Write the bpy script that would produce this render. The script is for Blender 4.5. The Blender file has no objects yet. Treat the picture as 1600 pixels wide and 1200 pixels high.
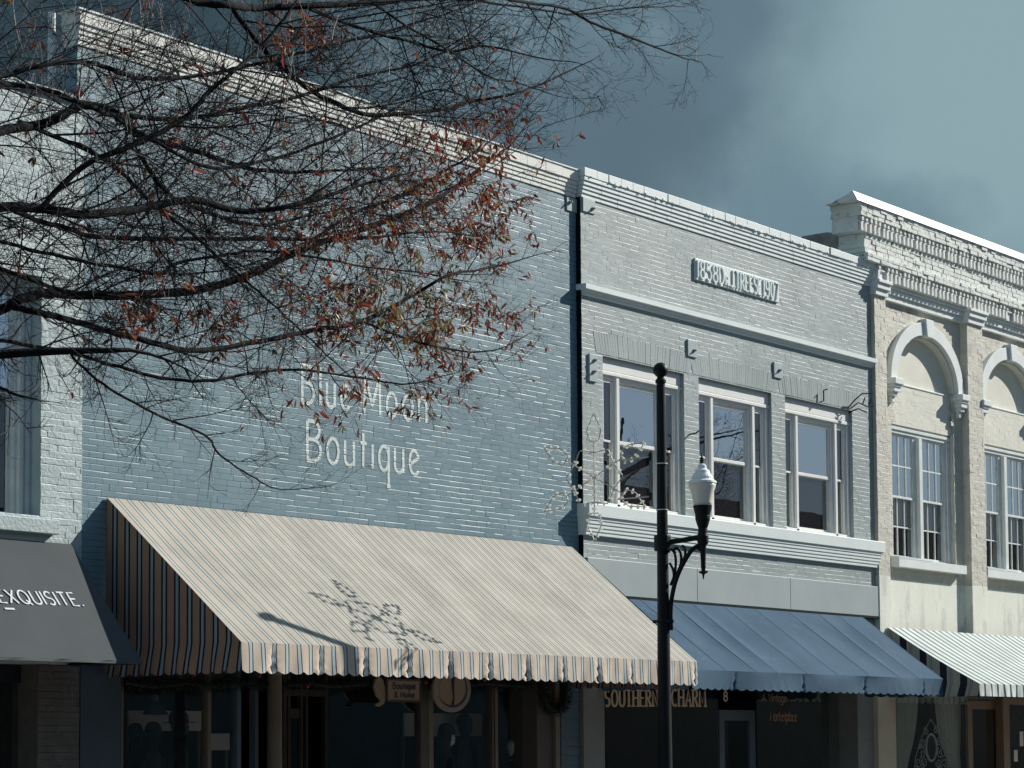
import bpy, bmesh, math, random
from mathutils import Vector, Matrix
C = bpy.context.scene.collection
scene = bpy.context.scene
PI = math.pi

# ------------------------------------------------------------------ camera
FOC = 3600.0; CX = 800.0; CY0 = 918.0            # focal length and optical centre in pixels of the 1600 px photograph
_X = Vector((2800, 225, FOC)).normalized()        # street direction seen from the camera (x right, y down, z forward)
_U = Vector((-360, -53000, FOC)); _U = (_U - _X * _U.dot(_X)).normalized()
_Y = _U.cross(_X)
RIGHT = Vector((_X.x, _Y.x, _U.x)); DOWN = Vector((_X.y, _Y.y, _U.y)); FWD = Vector((_X.z, _Y.z, _U.z))
EYE = Vector((0, -19.4, 1.6))
cam = bpy.data.objects.new("camera", bpy.data.cameras.new("camera")); C.objects.link(cam)
cam.data.sensor_width = 36; cam.data.lens = 36 * FOC / 1600
cam.data.shift_y = (CY0 - 600) / 1600
cam.data.clip_start = .1; cam.data.clip_end = 2000
m = Matrix.Identity(4)
for i in range(3):
    m[i][0] = RIGHT[i]; m[i][1] = -DOWN[i]; m[i][2] = -FWD[i]; m[i][3] = EYE[i]
cam.matrix_world = m
scene.camera = cam

def ray(px, py): return RIGHT * (px - CX) + DOWN * (py - CY0) + FWD * FOC
def at(px, py, Y=0.0):                            # surveyed point: where a sight line meets the plane y = Y
    r = ray(px, py); return EYE + r * ((Y - EYE.y) / r.y)
def atX(px, py, X):
    r = ray(px, py); return EYE + r * ((X - EYE.x) / r.x)
def atZ(px, py, Z):
    r = ray(px, py); return EYE + r * ((Z - EYE.z) / r.z)
def on_plane(px, py, P, n):
    r = ray(px, py); return EYE + r * ((P - EYE).dot(n) / r.dot(n))
def proj(w):
    d = Vector(w) - EYE; z = d.dot(FWD)
    return CX + FOC * d.dot(RIGHT) / z, CY0 + FOC * d.dot(DOWN) / z, z
def X0(px, Y=0.0, py=1120): return at(px, py, Y).x

# ------------------------------------------------------------------ light
SUN = Vector((2.16, -1.0, 1.45)).normalized()     # towards the sun
EXPO = 0.42; SKY = 0.09
sl = bpy.data.lights.new("sun", 'SUN'); sl.energy = 4.2; sl.angle = math.radians(.53); sl.color = (1, .965, .90)
so = bpy.data.objects.new("sun", sl); C.objects.link(so)
so.rotation_euler = SUN.to_track_quat('Z', 'Y').to_euler(); so.location = (30, -30, 40)
scene.view_settings.view_transform = 'Standard'; scene.view_settings.look = 'None'
scene.view_settings.exposure = EXPO; scene.view_settings.gamma = 1

def lin(r, g, b):
    return tuple(((c / 255) / 12.92 if c / 255 <= .04045 else ((c / 255 + .055) / 1.055) ** 2.4) for c in (r, g, b))

w = bpy.data.worlds.new("World"); scene.world = w; w.use_nodes = True
nt = w.node_tree; N = nt.nodes; L = nt.links; N.clear()
out = N.new('ShaderNodeOutputWorld'); bg = N.new('ShaderNodeBackground'); L.new(bg.outputs[0], out.inputs[0])
bg.inputs[1].default_value = SKY
sky = N.new('ShaderNodeTexSky'); sky.sky_type = 'NISHITA'; sky.sun_disc = False
sky.sun_elevation = math.asin(SUN.z); sky.sun_rotation = math.atan2(SUN.x, SUN.y)
tc = N.new('ShaderNodeTexCoord')
def skycol(r, g, b):
    k = 1 / (SKY * 2 ** EXPO); return tuple(c * k for c in lin(r, g, b)) + (1,)
def wnode(t, **kw):
    n = N.new(t)
    for k, v in kw.items(): setattr(n, k, v)
    return n
def wmix(fac, a, b):
    mx = wnode('ShaderNodeMix', data_type='RGBA')
    L.new(fac, mx.inputs[0])
    for s, i in ((a, 6), (b, 7)):
        if isinstance(s, tuple): mx.inputs[i].default_value = s
        else: L.new(s, mx.inputs[i])
    return mx.outputs[2]
def wblob(px, py, lo, hi, src):                   # smooth lump of cloud round one direction of the sky
    d = ray(px, py).normalized()
    dp = wnode('ShaderNodeVectorMath', operation='DOT_PRODUCT'); dp.inputs[1].default_value = d; L.new(src, dp.inputs[0])
    mr = wnode('ShaderNodeMapRange', interpolation_type='SMOOTHSTEP'); L.new(dp.outputs['Value'], mr.inputs[0])
    mr.inputs[1].default_value = math.cos(math.radians(lo)); mr.inputs[2].default_value = math.cos(math.radians(hi))
    return mr.outputs[0]
dirn = tc.outputs['Generated']
nz1 = wnode('ShaderNodeTexNoise'); nz1.inputs['Scale'].default_value = 12; nz1.inputs['Detail'].default_value = 5; nz1.inputs['Roughness'].default_value = .5
L.new(dirn, nz1.inputs['Vector'])
warp = wnode('ShaderNodeVectorMath', operation='MULTIPLY_ADD'); L.new(nz1.outputs['Color'], warp.inputs[0])
warp.inputs[1].default_value = (.11, .11, .11); warp.inputs[2].default_value = (-.055, -.055, -.055)
addv = wnode('ShaderNodeVectorMath', operation='ADD'); L.new(dirn, addv.inputs[0]); L.new(warp.outputs[0], addv.inputs[1])
nrm = wnode('ShaderNodeVectorMath', operation='NORMALIZE'); L.new(addv.outputs[0], nrm.inputs[0])
wd = nrm.outputs[0]
nz2 = wnode('ShaderNodeTexNoise'); nz2.inputs['Scale'].default_value = 11; nz2.inputs['Detail'].default_value = 7; nz2.inputs['Roughness'].default_value = .55
L.new(dirn, nz2.inputs['Vector'])
mr2 = wnode('ShaderNodeMapRange', interpolation_type='SMOOTHSTEP'); L.new(nz2.outputs['Fac'], mr2.inputs[0])
mr2.inputs[1].default_value = .35; mr2.inputs[2].default_value = .68
cloud = wmix(mr2.outputs[0], skycol(98, 122, 135), skycol(130, 157, 168))
cloud = wmix(wblob(-40, 60, 14, 2, wd), cloud, skycol(52, 70, 80))
cloud = wmix(wblob(940, 240, 3.8, .1, wd), cloud, skycol(92, 114, 127))
cloud = wmix(wblob(1530, 100, 7.0, .1, wd), cloud, skycol(141, 168, 175))
cloud = wmix(wblob(1330, 400, 3.4, .0, wd), cloud, skycol(110, 136, 149))
sepx = wnode('ShaderNodeSeparateXYZ'); L.new(dirn, sepx.inputs[0])
front = wnode('ShaderNodeMapRange', interpolation_type='SMOOTHSTEP'); L.new(sepx.outputs[1], front.inputs[0])
front.inputs[1].default_value = -.25; front.inputs[2].default_value = .15
half = wnode('ShaderNodeVectorMath', operation='SCALE'); L.new(sky.outputs[0], half.inputs[0]); half.inputs['Scale'].default_value = .16
vl = wnode('ShaderNodeValue'); vl.outputs[0].default_value = .55
back = wmix(vl.outputs[0], half.outputs[0], skycol(126, 160, 194))
L.new(wmix(front.outputs[0], back, cloud), bg.inputs[0])

# ------------------------------------------------------------------ helpers
def thing(name, label, cat, loc=(0, 0, 0), group=None):
    o = bpy.data.objects.new(name, None); C.objects.link(o); o.location = loc
    o.empty_display_size = .3
    o['label'] = label; o['category'] = cat
    if group: o['group'] = group
    return o
def tag(o, label, cat, group=None):
    o['label'] = label; o['category'] = cat
    if group: o['group'] = group
    return o
def rootloc(p):
    v = Vector((0, 0, 0))
    while p is not None: v = v + p.location; p = p.parent
    return v

class MB:
    def __init__(s): s.v = []; s.f = []; s.uv = {}
    def quad(s, a, b, c, d):
        i = len(s.v); s.v += [a, b, c, d]; s.f.append((i, i + 1, i + 2, i + 3))
    def box(s, x0, x1, y0, y1, z0, z1):
        i = len(s.v)
        s.v += [(x0, y0, z0), (x1, y0, z0), (x1, y1, z0), (x0, y1, z0), (x0, y0, z1), (x1, y0, z1), (x1, y1, z1), (x0, y1, z1)]
        s.f += [tuple(i + k for k in f) for f in ((0, 3, 2, 1), (4, 5, 6, 7), (0, 1, 5, 4), (1, 2, 6, 5), (2, 3, 7, 6), (3, 0, 4, 7))]
    def hexa(s, P):                               # 8 corners in box order
        i = len(s.v); s.v += [tuple(p) for p in P]
        s.f += [tuple(i + k for k in f) for f in ((0, 3, 2, 1), (4, 5, 6, 7), (0, 1, 5, 4), (1, 2, 6, 5), (2, 3, 7, 6), (3, 0, 4, 7))]
    def prism(s, pts, fn, d0, d1):                # closed 2-D outline (ccw) swept from d0 to d1 ; fn(u,v,d) -> xyz
        i = len(s.v); n = len(pts)
        s.v += [fn(u, v, d0) for u, v in pts] + [fn(u, v, d1) for u, v in pts]
        s.f.append(tuple(range(i + n - 1, i - 1, -1))); s.f.append(tuple(range(i + n, i + 2 * n)))
        for k in range(n):
            k2 = (k + 1) % n; s.f.append((i + k, i + k2, i + n + k2, i + n + k))
    def lathe(s, prof, c, n=20):
        i = len(s.v)
        for r, z in prof:
            for k in range(n):
                a = 2 * PI * k / n; s.v.append((c[0] + r * math.cos(a), c[1] + r * math.sin(a), c[2] + z))
        for j in range(len(prof) - 1):
            for k in range(n):
                k2 = (k + 1) % n; s.f.append((i + j * n + k, i + j * n + k2, i + (j + 1) * n + k2, i + (j + 1) * n + k))
        s.f.append(tuple(i + k for k in range(n - 1, -1, -1))); s.f.append(tuple(i + (len(prof) - 1) * n + k for k in range(n)))
    def tube(s, pts, r, n=6, close=False):
        pts = [Vector(p) for p in pts]; m_ = len(pts)
        if not hasattr(r, '__len__'): r = [r] * m_
        i = len(s.v); prev = None
        for j in range(m_):
            if close: t = pts[(j + 1) % m_] - pts[j - 1]
            else: t = pts[min(j + 1, m_ - 1)] - pts[max(j - 1, 0)]
            if t.length < 1e-9: t = Vector((0, 0, 1))
            t.normalize()
            if prev is None:
                a = Vector((0, 0, 1)) if abs(t.z) < .9 else Vector((1, 0, 0))
                u = t.cross(a).normalized()
            else:
                u = (prev - t * prev.dot(t))
                if u.length < 1e-6: u = t.orthogonal()
                u.normalize()
            prev = u; v = t.cross(u)
            for k in range(n):
                a = 2 * PI * k / n; s.v.append(tuple(pts[j] + (u * math.cos(a) + v * math.sin(a)) * r[j]))
        for j in range(m_ if close else m_ - 1):
            j2 = (j + 1) % m_
            for k in range(n):
                k2 = (k + 1) % n; s.f.append((i + j * n + k, i + j * n + k2, i + j2 * n + k2, i + j2 * n + k))
        if not close:
            s.f.append(tuple(i + k for k in range(n - 1, -1, -1))); s.f.append(tuple(i + (m_ - 1) * n + k for k in range(n)))
    def ball(s, c, r, n=10, m_=7, sc=(1, 1, 1)):
        i = len(s.v)
        for j in range(m_ + 1):
            th = PI * (j + .0001) / (m_ + .0002) 
            for k in range(n):
                a = 2 * PI * k / n
                s.v.append((c[0] + r * sc[0] * math.sin(th) * math.cos(a), c[1] + r * sc[1] * math.sin(th) * math.sin(a), c[2] + r * sc[2] * math.cos(th)))
        for j in range(m_):
            for k in range(n):
                k2 = (k + 1) % n; s.f.append((i + j * n + k, i + (j + 1) * n + k, i + (j + 1) * n + k2, i + j * n + k2))
    def grid(s, nu, nv, fn, uvfn=None):
        i = len(s.v)
        for b in range(nv + 1):
            for a in range(nu + 1):
                s.v.append(tuple(fn(a / nu, b / nv)))
                if uvfn: s.uv[len(s.v) - 1] = uvfn(a / nu, b / nv)
        for b in range(nv):
            for a in range(nu):
                p = i + b * (nu + 1) + a; s.f.append((p, p + 1, p + nu + 2, p + nu + 1))
    def build(s, name, mat, parent=None, smooth=False, bevel=0, solid=0):
        o0 = rootloc(parent) if parent else Vector((0, 0, 0))
        me = bpy.data.meshes.new(name)
        me.from_pydata([(p[0] - o0.x, p[1] - o0.y, p[2] - o0.z) for p in s.v], [], s.f)
        if s.uv:
            ul = me.uv_layers.new(name="UVMap")
            for lp in me.loops:
                ul.data[lp.index].uv = s.uv.get(lp.vertex_index, (0, 0))
        me.materials.append(mat)
        if smooth: me.polygons.foreach_set('use_smooth', [True] * len(me.polygons))
        o = bpy.data.objects.new(name, me); C.objects.link(o)
        if parent: o.parent = parent
        if bevel:
            b = o.modifiers.new('bevel', 'BEVEL'); b.width = bevel; b.segments = 2; b.limit_method = 'ANGLE'; b.angle_limit = .6
        if solid:
            b = o.modifiers.new('solid', 'SOLIDIFY'); b.thickness = solid; b.offset = 0
        return o

def copy_tree(o, parent=None):
    c = o.copy(); C.objects.link(c)
    if parent: c.parent = parent
    for ch in list(o.children): copy_tree(ch, c)
    return c

# ------------------------------------------------------------------ materials
def pm(name, col, col2=None, scale=3.0, rough=.6, bump=.0, bscale=60, metal=0, spec=.5, detail=5, lo=.35, hi=.65, speck=None, stretch=None):
    mt = bpy.data.materials.new(name); mt.use_nodes = True
    n = mt.node_tree.nodes; l = mt.node_tree.links; p = n['Principled BSDF']
    p.inputs['Roughness'].default_value = rough; p.inputs['Metallic'].default_value = metal
    p.inputs['Specular IOR Level'].default_value = spec
    p.inputs['Base Color'].default_value = (*col, 1)
    co = n.new('ShaderNodeTexCoord'); src = co.outputs['Object']
    if stretch:
        mp = n.new('ShaderNodeMapping'); mp.inputs['Scale'].default_value = stretch; l.new(src, mp.inputs[0]); ssrc = mp.outputs[0]
    else: ssrc = src
    if col2:
        nz = n.new('ShaderNodeTexNoise'); nz.inputs['Scale'].default_value = scale; nz.inputs['Detail'].default_value = detail; nz.inputs['Roughness'].default_value = .6
        l.new(ssrc, nz.inputs['Vector'])
        mr = n.new('ShaderNodeMapRange'); l.new(nz.outputs['Fac'], mr.inputs[0]); mr.inputs[1].default_value = lo; mr.inputs[2].default_value = hi
        mx = n.new('ShaderNodeMix'); mx.data_type = 'RGBA'; l.new(mr.outputs[0], mx.inputs[0])
        mx.inputs[6].default_value = (*col, 1); mx.inputs[7].default_value = (*col2, 1)
        res = mx.outputs[2]
        if speck:                                  # (colour, scale, threshold): chipped or stained patches with a shape of their own
            nz3 = n.new('ShaderNodeTexNoise'); nz3.inputs['Scale'].default_value = speck[1]; nz3.inputs['Detail'].default_value = 8; nz3.inputs['Roughness'].default_value = .7
            l.new(ssrc, nz3.inputs['Vector'])
            mr3 = n.new('ShaderNodeMapRange'); l.new(nz3.outputs['Fac'], mr3.inputs[0]); mr3.inputs[1].default_value = speck[2]; mr3.inputs[2].default_value = speck[2] + .07
            mx3 = n.new('ShaderNodeMix'); mx3.data_type = 'RGBA'; l.new(mr3.outputs[0], mx3.inputs[0]); l.new(res, mx3.inputs[6]); mx3.inputs[7].default_value = (*speck[0], 1)
            res = mx3.outputs[2]
        l.new(res, p.inputs['Base Color'])
    if bump:
        nb = n.new('ShaderNodeTexNoise'); nb.inputs['Scale'].default_value = bscale; nb.inputs['Detail'].default_value = 4
        l.new(src, nb.inputs['Vector'])
        b = n.new('ShaderNodeBump'); b.inputs['Strength'].default_value = bump; b.inputs['Distance'].default_value = .01
        l.new(nb.outputs['Fac'], b.inputs['Height']); l.new(b.outputs[0], p.inputs['Normal'])
    return mt

def stripe_mat(name, period, stops, rough=.8, trans=.0, bump=.25):
    """woven awning cloth: stops = [(fraction, colour)...] repeated every period metres along u"""
    mt = bpy.data.materials.new(name); mt.use_nodes = True
    n = mt.node_tree.nodes; l = mt.node_tree.links; p = n['Principled BSDF']; p.inputs['Roughness'].default_value = rough
    p.inputs['Specular IOR Level'].default_value = .2
    uv = n.new('ShaderNodeUVMap'); uv.uv_map = 'UVMap'
    sx = n.new('ShaderNodeSeparateXYZ'); l.new(uv.outputs[0], sx.inputs[0])
    dv = n.new('ShaderNodeMath'); dv.operation = 'DIVIDE'; l.new(sx.outputs[0], dv.inputs[0]); dv.inputs[1].default_value = period
    fr = n.new('ShaderNodeMath'); fr.operation = 'FRACT'; l.new(dv.outputs[0], fr.inputs[0])
    cr = n.new('ShaderNodeValToRGB'); cr.color_ramp.interpolation = 'CONSTANT'
    e = cr.color_ramp.elements
    for k, (f, c) in enumerate(stops):
        el = e[k] if k < 2 else e.new(f)
        el.position = f; el.color = (*c, 1)
    l.new(fr.outputs[0], cr.inputs[0])
    nz = n.new('ShaderNodeTexNoise'); nz.inputs['Scale'].default_value = 2.2; nz.inputs['Detail'].default_value = 6
    co = n.new('ShaderNodeTexCoord'); l.new(co.outputs['Object'], nz.inputs['Vector'])
    mr = n.new('ShaderNodeMapRange'); l.new(nz.outputs['Fac'], mr.inputs[0]); mr.inputs[1].default_value = .3; mr.inputs[2].default_value = .7; mr.inputs[3].default_value = .86; mr.inputs[4].default_value = 1.08
    ml = n.new('ShaderNodeVectorMath'); ml.operation = 'SCALE'; l.new(cr.outputs[0], ml.inputs[0]); l.new(mr.outputs[0], ml.inputs['Scale'])
    l.new(ml.outputs[0], p.inputs['Base Color'])
    nb = n.new('ShaderNodeTexNoise'); nb.inputs['Scale'].default_value = 5; nb.inputs['Detail'].default_value = 6; l.new(co.outputs['Object'], nb.inputs['Vector'])
    b = n.new('ShaderNodeBump'); b.inputs['Strength'].default_value = bump; b.inputs['Distance'].default_value = .03; l.new(nb.outputs['Fac'], b.inputs['Height']); l.new(b.outputs[0], p.inputs['Normal'])
    return mt

def glass_mat(name, refl, tint=None, wav=.006):
    """pane: partly mirror, partly clear (or, with tint, partly a dark screen right behind it)"""
    mt = bpy.data.materials.new(name); mt.use_nodes = True
    n = mt.node_tree.nodes; l = mt.node_tree.links; n.remove(n['Principled BSDF'])
    o = n['Material Output']; mx = n.new('ShaderNodeMixShader'); g = n.new('ShaderNodeBsdfGlossy'); g.inputs['Roughness'].default_value = .0
    g.inputs['Color'].default_value = (.95, 1, 1, 1)
    if tint: t = n.new('ShaderNodeBsdfDiffuse'); t.inputs['Color'].default_value = (*tint, 1)
    else: t = n.new('ShaderNodeBsdfTransparent'); t.inputs['Color'].default_value = (.93, .96, .96, 1)
    lw = n.new('ShaderNodeLayerWeight'); lw.inputs['Blend'].default_value = .25
    mr = n.new('ShaderNodeMapRange'); l.new(lw.outputs['Facing'], mr.inputs[0]); mr.inputs[3].default_value = refl; mr.inputs[4].default_value = min(1, refl + .6)
    l.new(mr.outputs[0], mx.inputs[0]); l.new(t.outputs[0], mx.inputs[1]); l.new(g.outputs[0], mx.inputs[2]); l.new(mx.outputs[0], o.inputs[0])
    co = n.new('ShaderNodeTexCoord'); nb = n.new('ShaderNodeTexNoise'); nb.inputs['Scale'].default_value = 2.5; l.new(co.outputs['Object'], nb.inputs['Vector'])
    b = n.new('ShaderNodeBump'); b.inputs['Strength'].default_value = wav; b.inputs['Distance'].default_value = .05; l.new(nb.outputs['Fac'], b.inputs['Height']); l.new(b.outputs[0], g.inputs['Normal'])
    return mt

M = {}
M['blue'] = pm('blue_paint', (.102, .188, .228), (.172, .278, .318), .75, .50, .35, 70, detail=9, lo=.3, hi=.68, spec=.42, speck=((.22, .32, .355), 4, .66))
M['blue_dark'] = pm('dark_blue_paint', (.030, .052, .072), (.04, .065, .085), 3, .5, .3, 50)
M['gray'] = pm('gray_paint', (.255, .312, .306), (.325, .383, .374), 1.0, .52, .4, 55, speck=((.42, .44, .40), 9, .68))
M['graytrim'] = pm('gray_trim_paint', (.68, .75, .725), (.74, .80, .77), 2.5, .5, .25, 45, speck=((.42, .42, .38), 14, .69))
M['graypanel'] = pm('gray_fascia_paint', (.33, .38, .38), (.37, .42, .415), 1.6, .5, .06, 30)
M['bluecornice'] = pm('cream_cornice_paint', (.70, .71, .64), (.77, .77, .70), 3, .6, .4, 40, speck=((.40, .40, .35), 8, .64))
M['white'] = pm('white_brick_paint', (.365, .45, .45), (.45, .53, .52), 2, .55, .8, 28, speck=((.36, .40, .39), 6, .66))
M['cream'] = pm('cream_brick_paint', (.62, .60, .50), (.52, .50, .425), 1.5, .62, .8, 35, speck=((.44, .405, .375), 2.2, .56))
M['creamlight'] = pm('pale_cream_paint', (.65, .64, .545), (.75, .735, .63), 1.4, .7, .3, 40)
M['stucco'] = pm('cream_stucco', (.80, .82, .70), (.72, .735, .63), 1.3, .65, .35, 18, speck=((.60, .60, .535), 1.7, .545), stretch=(1.4, 1.4, .4))
M['creamstone'] = pm('white_stone_paint', (.76, .80, .77), (.69, .73, .70), 3, .6, .4, 30, speck=((.44, .44, .40), 9, .67))
M['creambrick_worn'] = pm('worn_white_brick', (.80, .83, .78), (.70, .72, .66), 4, .75, .9, 30, speck=((.14, .14, .12), 8, .57))
M['creamdent'] = pm('worn_dentil_brick', (.80, .83, .79), (.66, .66, .62), 5, .75, .6, 30, speck=((.50, .38, .33), 5, .64))
M['flash'] = pm('white_metal_flashing', (.74, .77, .77), None, rough=.35)
M['frame'] = pm('window_frame_paint', (.80, .80, .76), (.74, .74, .70), 5, .5, .1, 30)
M['frameold'] = pm('aged_frame_paint', (.72, .76, .73), (.62, .66, .63), 5, .55, .2, 30)
M['darkgap'] = pm('black_strip_paint', (.008, .014, .015), None, rough=.8, spec=.1)
M['iron'] = pm('black_iron', (.005, .007, .009), (.009, .011, .013), 8, .5, .15, 80, spec=.25)
M['platepaint'] = pm('gray_plate_paint', (.32, .40, .40), (.37, .45, .45), 6, .5, .1, 40)
M['paint_white'] = pm('sign_paint', (.66, .73, .68), (.54, .62, .59), 9, .6, .3, 55)
M['awntext'] = pm('white_vinyl', (.58, .63, .63), None, rough=.5)
M['seam'] = pm('blue_seam_tape', (.08, .14, .20), (.065, .12, .18), 3, .9, spec=.1)
M['charcoal'] = pm('charcoal_canvas', (.085, .096, .10), (.075, .085, .088), 1.2, .9, .15, 8, spec=.15)
M['bluecanvas'] = pm('blue_canvas', (.052, .100, .150), (.068, .122, .178), 1.3, .9, .35, 4, spec=.15, speck=((.085, .145, .205), 3, .60))
tanC, navy, lbl = (.62, .515, .415), (.045, .065, .085), (.46, .56, .57)
M['beigeside'] = stripe_mat('shaded_side_canvas', .20, [(0, (.33, .20, .135)), (.46, (.015, .02, .03)), (.60, (.24, .31, .33)), (.80, (.015, .02, .03)), (.94, (.33, .20, .135))])  # darker copy of the tan cloth, the side's shade put into its colours
M['beige'] = stripe_mat('striped_tan_canvas', .188, [(0, tanC), (.54, navy), (.625, lbl), (.83, navy), (.915, tanC)])
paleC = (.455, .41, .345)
M['beigetop'] = stripe_mat('top_striped_canvas', .188, [(0, paleC), (.54, (.075, .095, .095)), (.625, (.45, .49, .46)), (.82, (.075, .095, .095)), (.905, paleC)], bump=.35)  # separate tone of the same cloth for the canopy top
mint = (.62, .68, .64)
M['mint'] = stripe_mat('black_and_white_striped_canvas', .245, [(0, mint), (.63, (.035, .055, .08)), (.91, mint)])
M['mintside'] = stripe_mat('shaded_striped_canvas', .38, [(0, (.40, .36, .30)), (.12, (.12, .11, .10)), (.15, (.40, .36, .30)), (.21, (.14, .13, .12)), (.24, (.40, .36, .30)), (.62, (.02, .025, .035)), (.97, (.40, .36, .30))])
M['glass'] = glass_mat('upper_glass', .66, (.010, .014, .017))
M['glassdark'] = glass_mat('screened_glass', .05, (.016, .017, .02))
M['glassclear'] = glass_mat('shop_glass', .04, None)
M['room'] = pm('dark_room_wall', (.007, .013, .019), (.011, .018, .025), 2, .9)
M['tanpost'] = pm('tan_painted_post', (.20, .165, .12), (.17, .14, .105), 4, .6, .15, 40)
M['brownpier'] = pm('brown_painted_pier', (.10, .08, .07), (.08, .068, .06), 4, .6, .3, 40)
M['bluesiding'] = pm('blue_gray_siding', (.12, .165, .20), (.10, .145, .175), 4, .6, .15, 30)
M['graypier'] = pm('gray_pier_paint', (.22, .225, .205), (.19, .195, .18), 3, .6, .3, 40)
M['oldpier'] = pm('bare_old_brick', (.135, .125, .11), (.10, .095, .085), 6, .85, .8, 30)
M['wood'] = pm('brown_door_wood', (.27, .17, .10), (.20, .125, .075), 6, .5, .2, 30, stretch=(8, 8, 1))
M['creampier'] = pm('beige_pier_paint', (.58, .50, .36), (.52, .44, .31), 3, .7, .3, 30, speck=((.42, .30, .18), 3, .62))
M['asphalt'] = pm('asphalt', (.05, .05, .052), (.04, .04, .042), 8, .9, .5, 90)
M['paving'] = pm('concrete_paving', (.22, .21, .20), (.18, .175, .165), 4, .85, .3, 60)
M['ground'] = pm('dry_ground', (.09, .09, .07), (.07, .08, .05), .3, .95, .3, 20)
M['bark'] = pm('dark_bark', (.012, .012, .013), (.02, .02, .02), 12, .8, .8, 60)
M['bark_limb'] = pm('lichened_limb_bark', (.009, .010, .012), (.016, .016, .017), 10, .9, .9, 70, spec=.15, speck=((.09, .088, .07), 16, .69))
M['twig'] = pm('twig_bark', (.014, .012, .013), (.026, .021, .021), 20, .55, spec=.35)
M['roofdark'] = pm('dark_roof_brick', (.42, .40, .36), (.26, .25, .23), 4, .85, .8, 25)
M['roof'] = pm('flat_roof_felt', (.07, .07, .07), None, rough=.9)
M['bulb'] = pm('white_bulb_plastic', (.85, .86, .82), None, rough=.25)
M['wire'] = pm('white_wire', (.62, .60, .56), (.46, .42, .38), 20, .5)
M['signtan'] = pm('tan_sign_board', (.40, .29, .20), (.35, .26, .18), 5, .6)
M['signpale'] = pm('pale_sign_board', (.36, .29, .235), (.31, .25, .20), 5, .6)
M['signink'] = pm('dark_sign_ink', (.04, .055, .085), None, rough=.6)
M['signgold'] = pm('gilt_lettering', (.85, .62, .42), (.72, .52, .34), 14, .55)
M['scriptred'] = pm('rust_lettering', (.30, .17, .11), None, rough=.6)
M['manskin'] = pm('mannequin_plastic', (.80, .72, .62), None, rough=.45)
M['manskin2'] = pm('pale_mannequin_plastic', (.85, .82, .76), None, rough=.45)
M['cloth'] = pm('dark_wool', (.018, .021, .026), (.028, .03, .035), 15, .95, .4, 90)
M['cloth2'] = pm('dark_teal_wool', (.03, .042, .048), (.022, .03, .035), 15, .95, .4, 90)
M['hatband'] = pm('red_hat_band', (.30, .07, .05), None, rough=.8)
M['panel'] = pm('display_panel_board', (.70, .60, .54), (.64, .55, .50), 2, .8)
M['pine'] = pm('dark_pine_needles', (.018, .032, .022), (.03, .045, .03), 12, .8)
M['berry'] = pm('red_berries', (.28, .02, .03), None, rough=.4)
M['curtain'] = pm('sheer_gray_curtain', (.86, .85, .75), (.66, .65, .58), 4, .9, stretch=(6, 6, .4))
M['ironwhite'] = pm('white_scroll_iron', (.80, .77, .70), None, rough=.5)
M['mirrorglass'] = pm('dark_mirror', (.02, .02, .03), None, rough=.06)
M['lampglass'] = pm('milky_lamp_glass', (.90, .88, .80), (.80, .76, .66), 9, .22, .1, 30)
M['lampwhite'] = pm('white_lamp_cap', (.93, .95, .92), (.85, .88, .85), 12, .4)
M['fardark'] = pm('dark_gray_brick', (.06, .075, .085), (.08, .095, .105), 3, .8, .5, 30)
M['brickred'] = pm('red_brick', (.10, .072, .062), (.13, .09, .078), 3, .8, .6, 30)

n = M['bulb'].node_tree.nodes; l = M['bulb'].node_tree.links; tr = n.new('ShaderNodeBsdfTranslucent'); tr.inputs['Color'].default_value = (.95, .95, .9, 1)
mx = n.new('ShaderNodeMixShader'); mx.inputs[0].default_value = .6; l.new(n['Principled BSDF'].outputs[0], mx.inputs[1]); l.new(tr.outputs[0], mx.inputs[2]); l.new(mx.outputs[0], n['Material Output'].inputs[0])
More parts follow.
